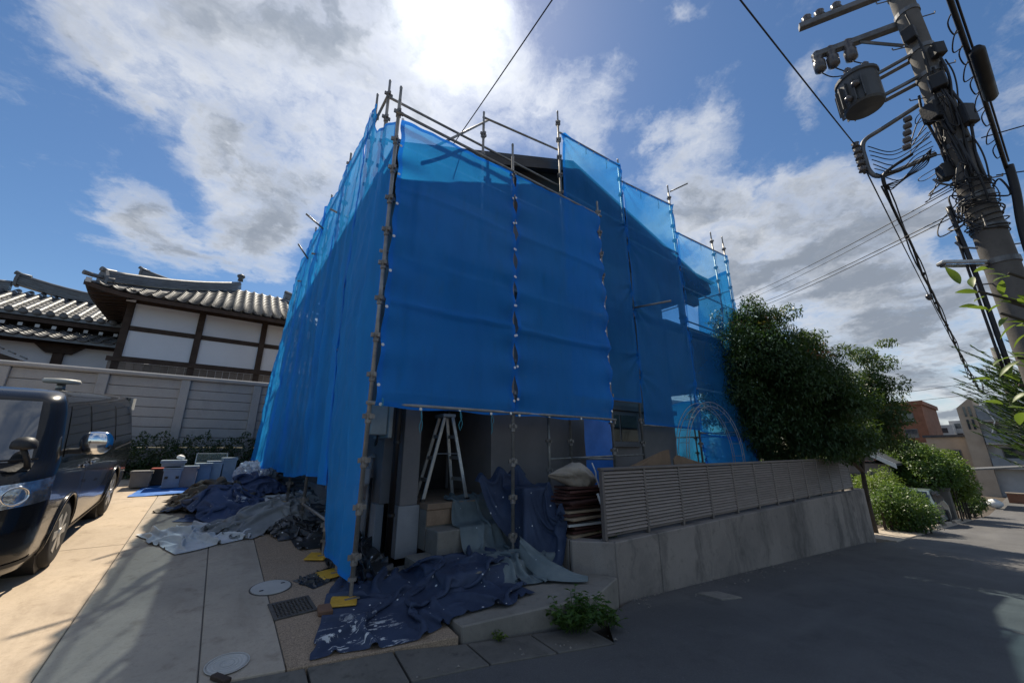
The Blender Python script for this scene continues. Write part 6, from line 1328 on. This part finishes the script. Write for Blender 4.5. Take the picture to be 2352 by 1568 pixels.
for i, (x, y, w, h, lab) in enumerate(((120, 12.5, 5, 6.5, 'small hazy far building left of the skyline gap'), (125, 9.0, 3.5, 7.5, 'small pale far tower in the skyline gap'), (118, 6.8, 3, 5.4, 'low far building next to the beige end wall'))):
    b = thing('far_building', lab, 'building', (x, y, -3)); MB().span((x, y-w/2, -3), (x+6, y+w/2, h)).build('wall', m_apt, b)
    for z in (h-1.6, h-3.6): 
        for k in range(2): MB().span((x-.05, y-w*.35+k*w*.4, z), (x-.002, y-w*.35+k*w*.4+w*.25, z+1)).build('window', m_glass, b)
b4 = thing('bungalow', 'small house with white fascia boards beyond the tree trunk', 'house', (28, 6.5, zr(28)))
MB().span((28, 5.0, -2), (33, 8.6, .9)).build('wall', m_siding, b4)
for s_, (ya, za, yb, zb) in enumerate(((4.55, .82, 6.0, 1.75), (6.0, 1.75, 9.0, .5))): MB().extr([(27.5, ya, za), (27.5, yb, zb), (27.5, yb, zb+.12), (27.5, ya, za+.12)], (6, 0, 0)).build('roof', m_roof, b4); MB().extr([(27.45, ya, za-.14), (27.45, yb, zb-.14), (27.45, yb, zb+.10), (27.45, ya, za+.10)], (.045, 0, 0)).build('fascia', m_white, b4)
bwin(b4, 28, 5.6, 6.6, -.6, .4)
# neighbour's tiled roof glimpsed through the nets
b5 = thing('neighbour_house', 'pale tiled roof of a neighbour seen through the nets', 'house', (20, 14, .3)); MB().span((18.5, 13, -.5), (26, 19, 4.6)).build('wall', m_plast, b5)
m_btile = M('pale blue grey tile', (.42,.46,.50), .5, .2, 4, rnd=.15)
MB().extr([(18.0, 12.4, 4.4), (26, 12.4, 4.4), (26, 15.9, 6.2), (18.0, 15.9, 6.2)], (0, 0, -.12)).build('roof', m_btile, b5)
for i in range(14):
    for j in range(6): MB().box((18.4+.52*i, 12.65+.55*j, 4.40+.28*j+.10), (.50, .58, .05), Matrix.Rotation(.42, 3, 'X')).build('roof_tile', m_btile, b5)
# parked car behind the hedge
pc = thing('parked_car', 'silver-green car half hidden behind the kerb hedge', 'car', (25.6, 3.95, zr(25.6)))
m_csil = car_paint('silver green car paint', (.14,.18,.18)); VC = Vector((25.6, 3.95, zr(25.6)))
prof = [(-2.0,.30),(-1.98,.62),(-1.4,.82),(-1.15,.88),(-.55,1.36),(.4,1.46),(1.2,1.36),(1.75,.92),(1.98,.85),(2.0,.32)]
def carb(u, v):
    i = u*(len(prof)-1); k = min(int(i), len(prof)-2); t_ = i-k; x = lerp(prof[k][0], prof[k+1][0], t_); z = lerp(prof[k][1], prof[k+1][1], t_); w = .80-.22*max(0, z-.85)/.6; a = (v-.5)*2
    return (x, w*max(-1, min(1, a*1.25)), z-.10*max(0, abs(a)-.8)/.2*(1 if z > .5 else 0))
cm = MB().grid(36, 16, carb)
for s_ in (-1, 1): cm.add([(x, s_*.80, .28) for x, z in prof[:1]]+[(x, s_*(.80-.22*max(0, z-.85)/.6), z-.10) for x, z in prof]+[(prof[-1][0], s_*.80, .28)], [tuple(range(12))])
link('body', cm.mesh('body', m_csil, True), pc, Matrix.Rotation(math.atan(.064), 4, 'Y'))
for x in (-1.25, 1.25):
    for s_ in (-1, 1):
        w = link('wheel', MB().lathe((0,0,0), [(.2,-.09),(.29,-.09),(.31,0),(.29,.09),(.2,.09)], 18, axis='Y').mesh('wheel', m_rub, True), pc, Matrix.Translation((x, s_*.74, .31-.064*x))); link('rim', MB().lathe((0, s_*.06, 0), [(.19,-.02),(.19,.02)], 14, axis='Y').mesh('rim', m_alu), w, Matrix.Identity(4))
link('windshield', MB().add([(-1.13,-.62,.93),(-1.13,.62,.93),(-.60,.56,1.36),(-.60,-.56,1.36)], [(0,1,2,3)]).mesh('windshield', m_vglass), pc, Matrix.Translation((-.02,0,.02)))
for s_ in (-1, 1): link('side_window', MB().add([(-1.0,s_*.80,.92),(1.4,s_*.80,.95),(1.0,s_*.68,1.36),(-.5,s_*.68,1.36)], [(0,1,2,3)]).mesh('side_window', m_vglass), pc, Matrix.Identity(4)); link('headlight', MB().box((-1.92, s_*.58, .66), (.12,.3,.12)).mesh('headlight', m_lens, bevel=.03), pc, Matrix.Identity(4))
# gate post, carport, bags, low walls
gp = thing('gate_pillar', 'dark block gate pillar past the parked car', 'gate pillar', (29.5, 3.4, zr(29.5))); MB().span((29.2, 3.2, zr(29.5)-.1), (29.8, 3.9, -.32)).build('pillar', m_gut, gp, bevel=.02); MB().span((29.15, 3.15, -.318), (29.85, 3.95, -.22)).build('cap', m_gut, gp)
cpt = thing('carport', 'flat-roofed carport in front of the pale apartment block', 'carport', (48, 2.5, zr(48)))
MB().extr([(47, 4.2, .0), (52, 4.2, .0), (52, .8, .35), (47, .8, .35)], (0, 0, .1)).build('roof', m_steel, cpt)
for x, y in ((47.2, 4.0), (51.8, 4.0), (47.2, 1.1), (51.8, 1.1)): MB().tube([(x, y, zr(48)-.2), (x, y, .05)], .05, 8).build('post', m_steel, cpt)
for k, (x, y, s_, lab) in enumerate(((47.5, 3.0, .42, 'larger white rubbish bag piled by the carport'), (47.2, 3.7, .3, 'smaller white rubbish bag left of the larger one'))):
    solo(MB().grid(14, 10, lambda u, v: (x+s_*math.cos(u*6.283)*math.sin(v*3.1416)*(1+.2*nz(u*5, v*5, k)), y+s_*math.sin(u*6.283)*math.sin(v*3.1416)*(1+.2*nz(u*4, v*6, k)), zr(47)+s_*.8*(1-math.cos(v*3.1416)))).build('rubbish_bag', m_white, smooth=True), lab, 'bag')
lw = thing('low_wall', 'low reddish brick wall at the street end', 'wall', (54, 0, zr(54))); MB().span((54, -6, zr(54)-.2), (54.3, 2.6, zr(54)+.75)).build('wall_body', m_brick, lw); MB().span((53.95, -6.05, zr(54)+.752), (54.35, 2.65, zr(54)+.83)).build('coping', m_beige, lw)
for k in range(3): solo(MB().prism([(22.4+2.6*k, 3.06), (23.9+2.6*k, 3.06), (23.9+2.6*k, 3.22), (22.4+2.6*k, 3.22)], lambda a, b: zr(a)-.1, lambda a, b: zr(a)+.14).build('kerb_stone', m_drive2, bevel=.02), ['pale kerb stone nearest the hedge', 'pale kerb stone in front of the gate pillar', 'pale kerb stone farthest down the street'][k], 'kerb stone')

# grit and leaf litter along the foot of the wall and in the gutter
g_ = np.random.default_rng(91); gm_ = MB()
for k in range(345):
    if k < 300: x = 4.3+11*g_.random()**1.3; y = 3.40-.35*g_.random()**2.5
    else: x = .3+3.2*g_.random(); y = edge_y(x)+.03+.12*g_.random()
    s_ = .006+.014*g_.random()**2; z = zr(x)+(.016 if y < edge_y(x)+.18 else (.03 if x > 1.9 else zd(y)-.01)); a = g_.random()*3
    gm_.add([(x+s_*math.cos(a+i*2.09), y+s_*math.sin(a+i*2.09), z) for i in range(3)]+[(x, y, z+s_*.8)], [(0,1,3),(1,2,3),(2,0,3)])
o = gm_.build('grit', M('pale grit', (.30,.27,.23), .9, .4, 20, mode='world')); o['kind'] = 'stuff'; tag(o, 'loose grit and litter along the wall foot and gutter', 'grit')
